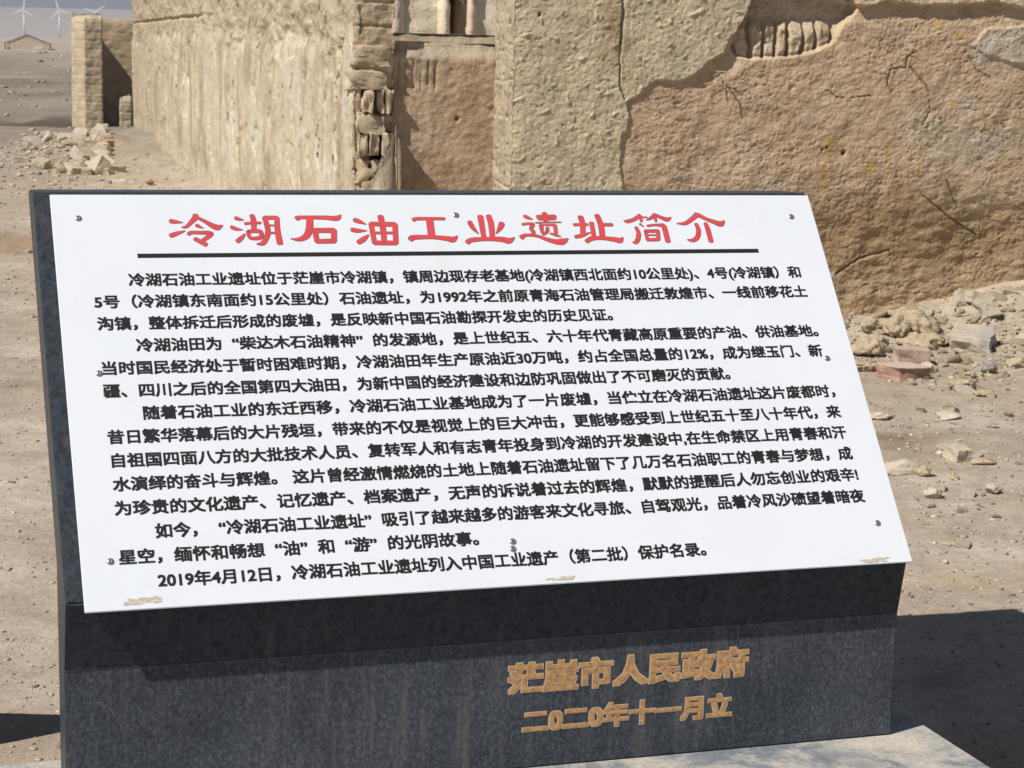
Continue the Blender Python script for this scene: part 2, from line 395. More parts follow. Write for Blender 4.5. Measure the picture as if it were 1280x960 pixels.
# ------------------------------------------------------------------ adobe walls: extruded rings with modelled erosion
def ring_wall(name, corners, steps, z0, ztop, dz, disp, colf, mat, parent=None, topround=0.03):
    """corners: CCW (s,e) footprint; steps: per edge spacing (number or callable list of positions)."""
    P = []; N = []; EID = []; S = []
    n = len(corners)
    W = [bxy(*c) for c in corners]
    for k in range(n):
        a, b_ = W[k], W[(k+1) % n]; L = np.linalg.norm(b_-a); T = (b_-a)/L; nr = np.array([T[1], -T[0]])
        st = steps[k]
        t = st if isinstance(st, np.ndarray) else np.linspace(0, 1, max(2, int(L/st)+1))[:-1]
        for q in t:
            P.append(a+(b_-a)*q); N.append(nr); EID.append(k); S.append(q*L)
    P = np.array(P); N = np.array(N); EID = np.array(EID); S = np.array(S)
    N2 = N.copy(); m = len(P)
    for j in range(m):
        if EID[j] != EID[j-1]:                     # corner vertex: average the two faces
            N2[j] = N[j]+N[j-1]
    N2 /= np.linalg.norm(N2, axis=1)[:, None]
    nz = int((max(ztop(EID, S))-z0)/dz)+1
    V = np.linspace(0, 1, nz)
    zt = ztop(EID, S)
    Z = z0+V[:, None]*(zt-z0)[None, :]
    E_ = np.broadcast_to(EID, Z.shape); S_ = np.broadcast_to(S, Z.shape)
    D = disp(E_, S_, Z)
    if topround: D = D-topround*sst(0.10, 0.0, (zt[None, :]-Z))
    XY = P[None]+N2[None]*D[..., None]
    C_ = colf(E_, S_, Z)
    verts = np.concatenate([XY, Z[..., None]], -1)
    i = np.arange(nz-1)[:, None]*m+np.arange(m)[None, :]; jn = np.arange(nz-1)[:, None]*m+(np.arange(m)[None, :]+1) % m
    Q = np.stack([i, jn, jn+m, i+m], -1).reshape(-1, 4)
    top = (nz-1)*m+np.arange(m)
    return np_mesh(name, verts.reshape(-1, 3), Q, mat, parent, C_.reshape(-1, 3), [list(top), list(np.arange(m)[::-1])])

PL = np.array([0.59, 0.49, 0.345])      # yellowish straw plaster
EX = np.array([0.54, 0.395, 0.265])      # exposed pinkish-brown mud coat
JB = np.array([0.48, 0.395, 0.29])
OCH = np.array([0.50, 0.31, 0.11])
GRY = np.array([0.45, 0.395, 0.305])
DMP = np.array([0.34, 0.232, 0.130])

# --- right-hand wall: straw plaster broken away along a long crack
CR = [(0.70, -0.2), (0.714, 0.836), (0.69, 0.93), (0.69, 1.0), (0.678, 1.08), (0.685, 1.15), (0.725, 1.21), (0.73, 1.27), (0.711, 1.35),
      (0.80, 1.40), (0.86, 1.47), (0.944, 1.49), (1.03, 1.485), (1.146, 1.535), (1.22, 1.60), (1.318, 1.66), (1.36, 1.74), (1.438, 1.85), (1.50, 2.02),
      (1.62, 2.09), (1.95, 2.10), (2.00, 2.03), (2.10, 1.975), (2.22, 1.97), (2.36, 2.00), (2.6, 1.985), (2.9, 2.0), (3.1, 2.02), (3.3, 1.99), (5.2, 2.0), (5.2, -0.2)]
HOL = [(1.36, 1.70), (1.40, 1.64), (1.50, 1.615), (1.62, 1.63), (1.78, 1.64), (1.93, 1.675), (2.04, 1.73), (2.10, 1.83), (2.20, 1.95), (2.16, 2.10), (1.60, 2.12), (1.47, 1.95)]
PAT = [(2.95, 1.74), (3.05, 1.68), (3.25, 1.63), (3.6, 1.60), (3.6, 1.92), (3.25, 1.88), (3.05, 1.86)]
def rw_s(E_, S_):     # wall coordinate: edge order below -> s along the front
    return np.where(E_ == 1, S_, np.where(E_ == 0, -S_[..., ::1]*0-0.0, 0.0))
def rw_disp(E_, S_, Z):
    front = (E_ == 1); s = S_
    wob = 0.018*fbm(s*9, Z*9, 3, 105)+0.012*fbm(s*34, Z*34, 3, 107)
    ex = signed(s+wob, Z+0.018*fbm(s*9+50, Z*9, 3, 106), CR); ho = signed(s+wob*1.3, Z, HOL); pa = signed(s+wob*1.5, Z, PAT)
    rel = sst(-0.004, 0.007, ex)
    base = 0.012*fbm(s*2.2, Z*2.2, 3, 100)+0.007*fbm(s*9, Z*9, 4, 101)+(0.0035+0.003*sst(-0.3, 0.4, fbm(s*3, Z*3, 2, 103)))*fbm(s*34+Z*9, Z*40-s*9, 4, 102, 0.72)
    mo = sst(-0.3, 0.4, fbm(s*2.1, Z*2.6, 3, 109)); rough = 0.008*fbm(s*9+3+Z*5, Z*13-s*4, 4, 110)+(0.003+0.0062*mo)*fbm(s*40+Z*22, Z*62-s*26, 4, 111, 0.75)-0.010*sst(0.48, 0.75, perlin(s*17+Z*11, Z*34-s*9, 112))*mo
    nod = 0.009*sst(0.50, 0.8, perlin(s*18+Z*8+2*fbm(s*5, Z*5, 2, 116), Z*22-s*9, 115))+0.004*sst(0.3, 0.6, perlin(s*50+Z*24, Z*52-s*23, 117))*sst(-0.1, 0.4, fbm(s*3, Z*3, 2, 118))-0.004*sst(0.3, 0.6, perlin(s*38+Z*17, Z*30-s*12, 113))                      # small lumps in the plaster
    lip = 0.004*np.exp(-np.clip(-ex, 0, 9)/0.02)
    d = base+(1-rel)*(nod+lip)+rel*(-0.013-0.014*sst(0.95, 1.35, s)+rough*0.92)
    bigthk = sst(1.0, 1.45, s)*sst(0.16, 0.0, np.abs(ex))*0.02*rel
    d = d-bigthk
    # hollow showing the standing adobe bricks
    hr = sst(0.0, 0.03, ho); low = sst(1.89, 1.80, Z+0.05*fbm(s*9, Z*0, 2, 121))
    ph = (s+0.035*fbm(s*6, Z*4, 3, 119))/0.088; brick = np.abs((ph % 1)-0.5)*2
    d = d-hr*(0.085-(0.060+0.03*fbm(s*7, Z*7, 3, 124))*low*sst(0.97, 0.55, brick)*sst(0.0, 0.06, ho+0.02))+hr*0.012*fbm(s*22, Z*22, 3, 125)
    d = d+0.014*sst(0, 0.02, pa)
    # vertical settlement crack and hairlines
    ck = seg_dist(s+0.004*fbm(s*0+2, Z*14, 3, 120), Z, [(0.665, 2.6), (0.668, 1.95), (0.676, 1.88), (0.670, 1.80), (0.662, 1.62), (0.668, 1.45), (0.70, 1.37)])
    wdt = np.where((Z > 1.70) & (Z < 1.98), 0.011, 0.0045)
    d = d-0.03*sst(wdt, wdt*0.3, ck)
    for pts, w in (([(2.58, 1.70), (2.53, 1.66), (2.53, 1.60), (2.42, 1.585), (2.41, 1.50), (2.45, 1.44)], 0.006), ([(2.56, 1.60), (2.66, 1.50), (2.70, 1.45)], 0.007),
                   ([(2.70, 1.40), (2.71, 1.33), (2.66, 1.24)], 0.004), ([(2.0, 1.45), (2.1, 1.40), (2.3, 1.42)], 0.003), ([(2.95, 1.68), (3.0, 1.6), (3.1, 1.55)], 0.004),
                   ([(2.7, 0.80), (2.9, 0.66), (3.1, 0.55)], 0.006), ([(2.85, 0.9), (2.95, 0.72)], 0.005), ([(2.5, 0.45), (2.3, 0.40), (2.15, 0.30)], 0.009)):
        d = d-0.02*sst(w, w*0.2, seg_dist(s+0.006*fbm(s*20, Z*20, 2, 122), Z+0.006*fbm(s*20+9, Z*20, 2, 123), pts))
    for hx, hz, r in ((2.145, 1.065, 0.020), (2.03, 1.095, 0.010), (2.0, 1.08, 0.009), (0.32, 1.21, 0.006), (0.16, 1.86, 0.012), (1.55, 1.47, 0.006)):
        d = d-0.05*sst(r, r*0.4, np.hypot((s-hx)*1.2, (Z-hz)*0.9))
    # scoured foot of the wall
    foot = sst(0.95, 0.40, Z+0.12*fbm(s*1.2, Z, 2, 126)-0.06*(s-2.4))
    d = d-0.05*foot*(1+0.5*fbm(s*2.5, Z*2.5, 3, 127))+foot*(0.012*fbm(s*7, Z*16, 4, 128))
    # thick rounded brick-by-brick jamb on the return
    jz = np.abs(((Z+0.035*fbm(s*2, Z*3, 2, 130)) / 0.21 % 1)-0.5)*2
    jd = 0.014*fbm(s*5, Z*6, 3, 131)-0.009*sst(0.86, 1.0, jz)*sst(-0.2, 0.2, fbm(s*3, Z*4, 2, 137))+0.007*fbm(s*26, Z*26, 3, 133)-0.02*sst(0.45, 0.62, perlin(s*15, Z*18, 134))
    d = np.where(front, d, jd)
    edge = np.where(front, np.exp(-s/0.035), 0)+np.where(E_ == 0, np.exp(-(0.48-S_)/0.03), 0)
    d = d-edge*(0.010+0.016*np.abs(fbm(Z*7, Z*0+1.5, 3, 136)))
    return d
def rw_col(E_, S_, Z):
    s = S_; front = E_ == 1
    wob = 0.018*fbm(s*9, Z*9, 3, 105)+0.012*fbm(s*34, Z*34, 3, 107)
    ex = sst(-0.004, 0.007, signed(s+wob, Z+0.018*fbm(s*9+50, Z*9, 3, 106), CR)); ho = sst(0, 0.03, signed(s+wob*1.3, Z, HOL))
    pa = sst(0, 0.02, signed(s+wob*1.5, Z, PAT))
    n = fbm(s*2.4, Z*2.4, 4, 140); nf = fbm(s*30, Z*30, 3, 141)
    c = mixc(PL, [0.55, 0.455, 0.32], sst(0, 0.5, n)); c = mixc(c, [0.46, 0.345, 0.215], sst(0.1, 0.6, -n))
    e = mixc(EX, [0.57, 0.44, 0.31], sst(-0.1, 0.5, fbm(s*1.6, Z*1.6, 4, 143))); e = mixc(e, GRY, sst(0.0, 0.5, fbm(s*1.1+4, Z*2.2, 4, 144))*sst(1.9, 3.2, s)*0.45)
    st = sst(0.12, 0.42, fbm(s*5.0, Z*1.6, 4, 146))*sst(1.30, 1.05, Z)*sst(0.55, 0.75, Z)*sst(1.7, 2.1, s)
    e = mixc(e, OCH, st*0.75)
    for hx, hz, r in ((2.73, 1.87, 0.035), (2.87, 1.80, 0.03), (2.88, 1.38, 0.032), (2.05, 1.12, 0.05), (2.32, 0.98, 0.05)):
        e = mixc(e, [0.50, 0.35, 0.11], sst(r*1.4, r*0.3, np.hypot(s-hx, Z-hz)+0.03*nf)*0.8)
    for hx, hz, r in ((2.95, 1.39, 0.045), (3.05, 1.70, 0.09), (3.15, 1.10, 0.06), (2.5, 1.83, 0.02)):
        e = mixc(e, [0.50, 0.46, 0.40], sst(r*1.5, r*0.3, np.hypot(s-hx, Z-hz)+0.06*nf)*0.7)
    c = mixc(c, e, ex); c = mixc(c, [0.52, 0.415, 0.30], ho*0.7); c = mixc(c, [0.54, 0.46, 0.35], pa*0.8)
    foot = sst(0.88, 0.55, Z+0.16*fbm(s*1.3, Z*0.6, 3, 148)-0.06*(s-2.4))
    c = mixc(c, mixc(DMP, [0.45, 0.33, 0.20], sst(0.45, 0.2, Z-0.06*(s-2.2)+0.1*n)), foot*0.85)
    j = mixc(JB, [0.42, 0.355, 0.27], sst(-0.1, 0.5, fbm(s*6, Z*5, 4, 150)))
    c = np.where(front[..., None], c, j)
    return c*(1+0.10*nf[..., None])

rw = ring_wall('adobe_wall', [(0.0, 0.48), (0.0, 0.0), (5.0, 0.0), (5.0, 0.48)],
               [0.010, np.concatenate([np.arange(0, 3.75, 0.0068), np.arange(3.75, 4.99, 0.014)])/5.0, 0.1, 0.12],
               -0.15, lambda E_, S_: 2.72+0.10*fbm(S_*1.3, S_*0+2.0, 3, 160)+0.05*(E_ == 1), 0.0068, rw_disp, rw_col, M_adobe)
tag(rw, 'big brown adobe wall behind the sign with plaster broken away along a long crack', 'ruined wall')

def wall_point(s, e, z): x, y = bxy(s, e); return Vector((x, y, z))
bm = bmesh.new()                                   # straw left sticking out of the broken plaster edge
for (a0, a1, r) in (((1.30, 0.01, 1.535), (1.320, -0.040, 1.515), 0.006), ((1.320, -0.040, 1.515), (1.318, -0.045, 1.45), 0.005), ((1.27, 0.0, 1.55), (1.36, -0.025, 1.545), 0.004), ((1.29, 0.0, 1.54), (1.25, -0.03, 1.52), 0.004)):
    p0, p1 = wall_point(*a0), wall_point(*a1); d = p1-p0
    mt = Matrix.Translation((p0+p1)/2) @ d.to_track_quat('Z', 'Y').to_matrix().to_4x4()
    bmesh.ops.create_cone(bm, cap_ends=True, segments=7, radius1=r, radius2=r*0.7, depth=d.length, matrix=mt)
bm_obj('straw_tuft', bm, flat_mat('straw', (0.45, 0.34, 0.20), 0.9, 0.2), rw)

# --- low blocking wall in the doorway between the two long walls
BRK = []
def lw_disp(E_, S_, Z):
    s = S_-0.15
    d = 0.012*fbm(s*6, Z*6, 4, 170)+0.006*fbm(s*26, Z*26, 3, 171)
    top = sst(1.36, 1.42, Z+0.03*fbm(s*8, Z*2, 2, 172))*sst(1.59, 1.55, Z)*sst(0.36, 0.28, s+0.02)*(s > 0)
    ph = ((s+0.012*fbm(s*9, Z*5, 2, 173))/0.047) % 1
    gs = 0.4+0.9*np.clip(fbm(s*11, Z*3+2, 3, 174)+0.3, 0, 1)
    d = d-top*(0.006+0.020*gs*sst(0.62, 0.95, np.abs(ph-0.5)*2))
    d = d-0.03*sst(0.02, 0.006, np.hypot(s-0.42, Z-1.22))
    return np.where(E_ == 0, d, 0.01*fbm(S_*5, Z*5, 3, 175))
def lw_col(E_, S_, Z):
    s = S_-0.15; n = fbm(s*3, Z*3, 4, 176)
    c = mixc([0.43, 0.315, 0.21], [0.48, 0.37, 0.265], sst(-0.2, 0.5, n))
    c = mixc(c, [0.42, 0.35, 0.26], sst(1.57, 1.62, Z+0.02*n))
    c = mixc(c, [0.40, 0.28, 0.17], sst(1.0, 0.7, Z)*0.6)
    return c*(1+0.1*fbm(s*26, Z*26, 3, 178)[..., None])
lwt = lambda E_, S_: 1.685-0.025*S_+0.022*fbm(S_*6, S_*0, 3, 180)
o = ring_wall('adobe_wall', [(-0.80, 0.48), (0.30, 0.48), (0.30, 0.74), (-0.80, 0.74)],
              [0.008, 0.04, 0.02, 0.04],
              -0.1, lwt, 0.008, lw_disp, lw_col, M_adobe, topround=0.06)
tag(o, 'low brown mud wall filling the doorway gap, standing brick heads along its top', 'ruined wall')
o = ring_wall('adobe_wall', [(-0.85, 2.5), (1.8, 2.5), (1.8, 2.9), (-0.80, 2.9)], [0.02, 0.1, 0.04, 0.1], -0.1,
              lambda E_, S_: 1.745+0.008*fbm(S_*9, S_*0, 3, 184), 0.02,
              lambda E_, S_, Z: 0.012*fbm(S_*8, Z*8, 3, 185), lambda E_, S_, Z: mixc([0.45, 0.345, 0.23], [0.50, 0.40, 0.28], sst(-0.2, 0.4, fbm(S_*5, Z*5, 3, 186))),
              M_adobe, topround=0.03)
tag(o, 'second low brown wall just behind the doorway wall, level flat top', 'ruined wall')

# --- long left-hand wall
LIT = np.array([0.575, 0.49, 0.365])
def long_disp(E_, S_, Z):
    L = S_            # distance from the far end (edge 0 runs far -> near)
    d0 = 25.0-L       # distance back from the near end
    w = 0.5+0.5*sst(3, 14, d0)
    rill = fbm(d0*2.6, Z*0.55, 4, 200); rill2 = fbm(d0*9, Z*1.3, 3, 201)
    d = 0.008*fbm(d0*0.4, Z*0.6, 2, 199)+w*(0.050*rill+0.016*rill2)
    d = d+0.007*fbm(d0*14, Z*14, 3, 203)
    # plaster still smooth in the middle, crumbled above
    n = fbm(d0*0.45, Z*1.0, 4, 205)
    crumb = sst(1.60, 1.78, Z+0.25*fbm(d0*0.7, Z*0.3, 3, 206)+0.10*sst(10, 2, d0))
    cd = 0.060*fbm(d0*2.6, Z*5, 5, 208)-0.02
    d = d*(1-0.35*crumb)+crumb*cd
    foot = sst(0.75, 0.15, Z+0.3*fbm(d0*0.8, Z*0, 2, 209))
    d = d+foot*(0.018*fbm(d0*3.2, Z*1.0, 4, 210)-0.03)
    # deep vertical cracks
    for k in range(48):
        r = np.random.RandomState(500+k); a = 0.6+24*r.rand()**1.5; z1 = 0.5+1.5*r.rand(); ln = 0.12+0.5*r.rand(); w_ = (0.018+0.035*r.rand())*(0.7+a*0.06)
        cc = seg_dist((d0+0.06*perlin(Z*7, Z*0+k, 212)), Z*1.0, [(a, z1), (a+0.06, z1+ln*0.5), (a, z1+ln)])
        d = d-0.07*sst(w_, w_*0.3, cc)
    for a, z1, z2, w_ in ((2.9, 0.95, 1.38, 0.05), (3.35, 1.02, 1.30, 0.04), (7.6, 1.15, 1.66, 0.07), (7.1, 0.85, 1.25, 0.05), (13.0, 0.7, 1.5, 0.08), (5.2, 1.3, 1.62, 0.05), (1.4, 0.6, 1.0, 0.03), (10.0, 1.0, 1.5, 0.06), (17.5, 0.4, 1.2, 0.09)):
        cc = seg_dist(d0+0.07*fbm(Z*5, Z*0+a, 3, 213), Z, [(a, z1), (a+0.03, (z1+z2)/2), (a, z2)])
        d = d-0.10*sst(w_, w_*0.35, cc)
    # broken-off scabs
    sc = sst(0.18, 0.30, fbm(d0*0.9, Z*1.5, 5, 214)); d = d-0.016*sc+sc*0.010*fbm(d0*6, Z*5, 3, 215)
    seam = sst(0.03, 0.01, np.abs(Z-1.93-0.02*fbm(d0, Z*0, 3, 216)))*sst(9, 12, d0); d = d-0.03*seam
    endd = 0.02*fbm(S_*7, Z*7, 4, 220)+0.008*fbm(S_*26, Z*26, 3, 221)
    jz = np.abs(((Z-0.03) / 0.145 % 1)-0.5)*2
    endd = endd-0.016*sst(0.84, 1.0, jz)*sst(-0.3, 0.2, fbm(S_*5, Z*3, 2, 222))
    pk = (sst(1.235, 1.255, Z)*sst(1.395, 1.375, Z)+sst(0.98, 1.0, Z)*sst(1.135, 1.115, Z))*sst(0.055, 0.08, S_)
    endd = endd-0.11*pk
    d = np.where(E_ == 0, d, endd)
    edge = np.where(E_ == 0, np.exp(-d0/0.07), 0)+np.where(E_ == 1, np.exp(-S_/0.03)+np.exp(-(0.29-S_)/0.03), 0)
    return d-edge*(0.012+0.045*np.abs(fbm(Z*5, Z*0+4.5, 3, 223)))
def long_col(E_, S_, Z):
    d0 = 25.0-S_; n = fbm(d0*0.6, Z*1.6, 4, 230); st = fbm(d0*3, Z*0.5, 4, 231)
    c = mixc(LIT, [0.43, 0.35, 0.245], sst(0.05, 0.5, n)); c = mixc(c, [0.63, 0.56, 0.455], sst(0.0, 0.4, -n)*sst(1.7, 1.4, Z))
    c = mixc(c, [0.36, 0.275, 0.18], sst(0.12, 0.42, st)*0.7); c = mixc(c, [0.62, 0.55, 0.44], sst(0.15, 0.45, -st)*0.5)
    c = mixc(c, [0.43, 0.355, 0.25], sst(1.6, 1.85, Z+0.2*n)*0.7)
    c = mixc(c, [0.40, 0.315, 0.21], sst(12, 20, d0)*0.5)
    e = mixc([0.46, 0.36, 0.25], [0.52, 0.42, 0.30], sst(-0.2, 0.4, fbm(S_*6, Z*6, 4, 233)))
    c = np.where((E_ == 0)[..., None], c, e)
    return c*(1+0.12*fbm(d0*16, Z*16, 3, 235)[..., None])
far = []
p = 25.0
tt = []; q = 0.0
while q < 25.0: tt.append(q); q += 0.020+0.0016*(25.0-q)
long_wall = ring_wall('long_adobe_wall', [(-0.985, 25.44), (-0.895, 0.44), (-0.64, 0.44), (-0.70, 25.44)],
                      [np.array(tt)/25.0, 0.008, 0.6, 0.05], -0.2,
                      lambda E_, S_: 2.04+0.025*np.where(E_ == 0, 25.0-S_, np.where(E_ == 2, S_, np.where(E_ == 3, 25.0, 0)))+0.06*fbm(S_*0.8, S_*0+1.0, 4, 240)*(E_ == 0), 0.011, long_disp, long_col, M_adobe)
tag(long_wall, 'long sunlit pale mud wall running back on the left with cracked, rain-runnelled plaster', 'ruined wall')

# exposed adobe bricks in the near end of the long wall and the low stub below them
def rock_bm(sx, sy, sz, seed, kind='clod', sub=3, amp=0.25):
    bm = bmesh.new()
    if kind == 'box':
        bmesh.ops.create_cube(bm, size=1.0)
        bmesh.ops.bevel(bm, geom=list(bm.edges), offset=0.07, segments=2, affect='EDGES', profile=0.6)
        bmesh.ops.subdivide_edges(bm, edges=list(bm.edges), cuts=3, use_grid_fill=True)
    else:
        bmesh.ops.create_icosphere(bm, subdivisions=sub, radius=0.5)
    off = Vector((seed*3.71, seed*1.37, seed*2.11))
    for v in bm.verts:
        p = v.co.copy()
        if kind == 'box':
            k = 1+amp*0.35*mnoise.noise(p*2.2+off)+amp*0.14*mnoise.noise(p*7+off)+amp*0.07*mnoise.noise(p*17+off)
            v.co = p*k
        else:
            # faceted broken lump: cut a sphere by random planes, then roughen
            f = 1.0
            rr = random.Random(seed)
            for _ in range(9):
                d = Vector((rr.gauss(0, 1), rr.gauss(0, 1), rr.gauss(0, 1))).normalized(); h = 0.27+0.15*rr.random()
                q = p.normalized().dot(d)
                if q > 1e-4: f = min(f, h/(0.5*q))
            k = f*(1+amp*0.5*mnoise.noise(p*3+off)+amp*0.35*mnoise.noise(p*8+off)-amp*0.30*abs(mnoise.noise(p*5-off))+amp*0.16*mnoise.noise(p*19+off))
            v.co = p*k
        v.co = Vector((v.co.x*sx, v.co.y*sy, v.co.z*sz))
    return bm
def place(o, x, y, z, rz=0, rx=0, ry=0):
    o.location = (x, y, z); o.rotation_euler = (rx, ry, rz)

M_endbrick = earth_mat('adobe_brick', (0.49, 0.39, 0.275), var=0.22, grain=60, bump=0.6)
ends = [  # s, z centre, width, height, tilt
    (-0.775, 1.59, 0.22, 0.12, 0.0), (-0.785, 1.445, 0.235, 0.12, 0.02),
    (-0.80, 1.315, 0.060, 0.135, 0.10), (-0.72, 1.315, 0.045, 0.13, -0.05),
    (-0.775, 1.185, 0.17, 0.12, 0.03),
    (-0.683, 1.06, 0.060, 0.13, 0.04), (-0.668, 1.315, 0.045, 0.13, 0.03),
    (-0.825, 1.055, 0.055, 0.135, 0.0), (-0.757, 1.06, 0.055, 0.13, 0.06),
    (-0.755, 0.90, 0.20, 0.14, 0.0), (-0.75, 0.76, 0.17, 0.13, 0.0)]
for k, (s, z, w, h, t) in enumerate(ends):
    o = bm_obj('adobe_brick', rock_bm(w, 0.20, h, 700+k, 'box', amp=1.0), M_endbrick, long_wall, True)
    x, y = bxy(s, 0.515-0.018*(k % 3)); place(o, x, y, z, AB, 0, t)
o = ring_wall('broken_stub', [(-0.86, 0.42), (-0.74, 0.18), (-0.615, 0.18), (-0.60, 0.47), (-0.80, 0.47)], [0.012, 0.012, 0.012, 0.05, 0.05], -0.1,
              lambda E_, S_: 0.74+0.10*fbm(S_*9, S_*0+E_*2.2, 3, 244)+np.where(E_ == 2, 0.42*sst(0.08, 0.15, S_), 0)+np.where(E_ == 3, 0.40, 0)+np.where(E_ == 4, 0.2, 0), 0.012,
              lambda E_, S_, Z: 0.016*fbm(S_*11+E_*3.3, Z*12, 4, 245)-0.010*sst(0.6, 1, np.abs((Z/0.14 % 1)-0.5)*2), lambda E_, S_, Z: mixc([0.43, 0.34, 0.24], [0.50, 0.41, 0.30], sst(-0.2, 0.4, fbm(S_*6, Z*6, 3, 246))), M_adobe, long_wall)

# --- far building with plastered piers beyond the gap
fb = empty('ruined_building', (*bxy(1.5, 8.0), 0))
def far_block(name, corners, top, c0, c1, step=0.04, z0=-0.1, dz=0.05):
    o = ring_wall(name, corners, [step]*len(corners), z0, lambda E_, S_: top+0.05*fbm(S_*2, S_*0+top, 3, 250), dz,
                  lambda E_, S_, Z: 0.014*fbm(S_*6, Z*6, 4, 251)-0.016*sst(0.75, 1, np.abs((Z/0.07 % 1)-0.5)*2), lambda E_, S_, Z: mixc(c0, c1, sst(-0.25, 0.4, fbm(S_*5, Z*2.5, 4, 252))), M_adobe_far)
    o.parent = fb; o.matrix_parent_inverse = Matrix.Translation(-fb.location); return o
far_block('wall', [(-0.55, 8.0), (1.16, 8.0), (1.16, 8.45), (-0.55, 8.45)], 3.0, [0.80, 0.68, 0.50], [0.86, 0.75, 0.57])
far_block('pilaster', [(0.64, 7.99), (0.69, 7.93), (0.78, 7.97), (0.78, 7.99)], 2.9, [0.70, 0.60, 0.47], [0.76, 0.66, 0.53])
far_block('pilaster', [(1.12, 7.98), (1.20, 7.90), (1.24, 7.97), (1.24, 8.4), (1.12, 7.99)], 2.9, [0.76, 0.64, 0.48], [0.80, 0.69, 0.54])
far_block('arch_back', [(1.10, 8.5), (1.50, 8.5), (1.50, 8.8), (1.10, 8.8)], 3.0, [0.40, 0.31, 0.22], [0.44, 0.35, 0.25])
far_block('pilaster', [(1.34, 8.25), (1.44, 7.92), (1.50, 7.97), (1.50, 8.4), (1.36, 8.4)], 3.0, [0.76, 0.62, 0.46], [0.80, 0.67, 0.52])
far_block('wall', [(1.48, 8.0), (4.5, 8.0), (4.5, 8.45), (1.48, 8.45)], 3.0, [0.78, 0.66, 0.50], [0.84, 0.73, 0.57])
bm = bmesh.new()   # arch head spanning between the two piers
cA = [bxy(1.20, 8.05), bxy(1.40, 8.05)]; prof = []
for k in range(9):
    a = math.pi*k/8; prof.append((0.5-0.5*math.cos(a), 2.0+0.14*math.sin(a)))
for (ey, rev) in ((8.05, 0), (8.40, 1)):
    pass
vs = []
for ey in (8.05, 8.40):
    r0 = []; r1 = []
    for t, z in prof:
        x, y = bxy(1.20+0.20*t, ey); r0.append(bm.verts.new((x, y, z))); r1.append(bm.verts.new((x, y, 2.95)))
    vs.append((r0, r1))
for k in range(8):
    (a0, a1), (b0, b1) = vs
    for f in ((a0[k], a0[k+1], a1[k+1], a1[k]), (b0[k+1], b0[k], b1[k], b1[k+1]), (a0[k+1], a0[k], b0[k], b0[k+1]), (a1[k], a1[k+1], b1[k+1], b1[k])): bm.faces.new(f)
for k in (0, 8): bm.faces.new((vs[0][0][k], vs[0][1][k], vs[1][1][k], vs[1][0][k]))
o = bm_obj('arch_head', bm, M_limewash); o.parent = fb; o.matrix_parent_inverse = Matrix.Translation(-fb.location)
tag(fb, 'pale plastered ruin with piers and a narrow arched opening, seen over the doorway wall', 'ruined building')

# --- ruined porch at the far end of the long wall
pr = empty('ruined_porch', (*bxy(-1.5, 28.0), 0))
def porch(name, corners, top, step, seed, c0, c1, course=0.0):
    o = ring_wall(name, corners, [step]*len(corners), -0.3, lambda E_, S_: top(E_, S_), 0.025,
                  lambda E_, S_, Z: 0.022*fbm(S_*4, Z*3, 4, seed)+0.012*fbm(S_*12, Z*12, 3, seed+1)-course*sst(0.7, 1, np.abs(((Z+0.02*fbm(S_*3, Z, 2, seed+2))/0.16 % 1)-0.5)*2),
                  lambda E_, S_, Z: mixc(c0, c1, sst(-0.3, 0.4, fbm(S_*3, Z*4, 4, seed+3))), M_adobe_far)
    o.parent = pr; o.matrix_parent_inverse = Matrix.Translation(-pr.location); return o
porch('pier', [(-1.434, 27.02), (-1.434, 27.45), (-1.96, 27.9), (-1.99, 27.5), (-1.77, 26.98)], lambda E_, S_: 2.10+0.05*fbm(S_*5, E_*1.7, 3, 260)-0.07*(E_ >= 2), 0.03, 261,
      [0.47, 0.375, 0.26], [0.53, 0.435, 0.31], 0.010)
porch('side_wall', [(-1.43, 27.46), (-1.43, 29.0), (-1.76, 29.0), (-1.76, 27.72)], lambda E_, S_: 1.73+0.02*fbm(S_*5, E_*1.7, 3, 262), 0.05, 263, [0.40, 0.32, 0.225], [0.46, 0.38, 0.27])
porch('rear_wall', [(-1.76, 29.02), (0.2, 29.02), (0.2, 29.4), (-1.76, 29.4)], lambda E_, S_: 2.03+0.02*fbm(S_*6, E_*1.7, 3, 264), 0.04, 265, [0.45, 0.335, 0.215], [0.50, 0.39, 0.265], 0.004)
porch('stub', [(-1.15, 26.7), (-0.92, 26.7), (-0.92, 27.1), (-1.10, 27.1)], lambda E_, S_: 0.60+0.10*fbm(S_*7, E_*1.7, 3, 266)-0.08*(E_ == 3), 0.03, 267, [0.44, 0.36, 0.26], [0.50, 0.42, 0.31], 0.02)
tag(pr, 'small ruined porch with a broken brick pier and dark shaded recess past the long wall', 'ruined porch')

# ------------------------------------------------------------------ the sign monument
SB = np.array([-0.85981906, 4.00852252]); SZ = H-1.15806224      # lower left corner of the white board
YS = math.atan2(0.31426896, 0.94933399)
sign = empty('information_sign', (SB[0], SB[1], 0.0), YS)
tag(sign, 'white information board with red title and black text on a dark granite lectern', 'sign')
PZ = 0.062                                                          # plinth top
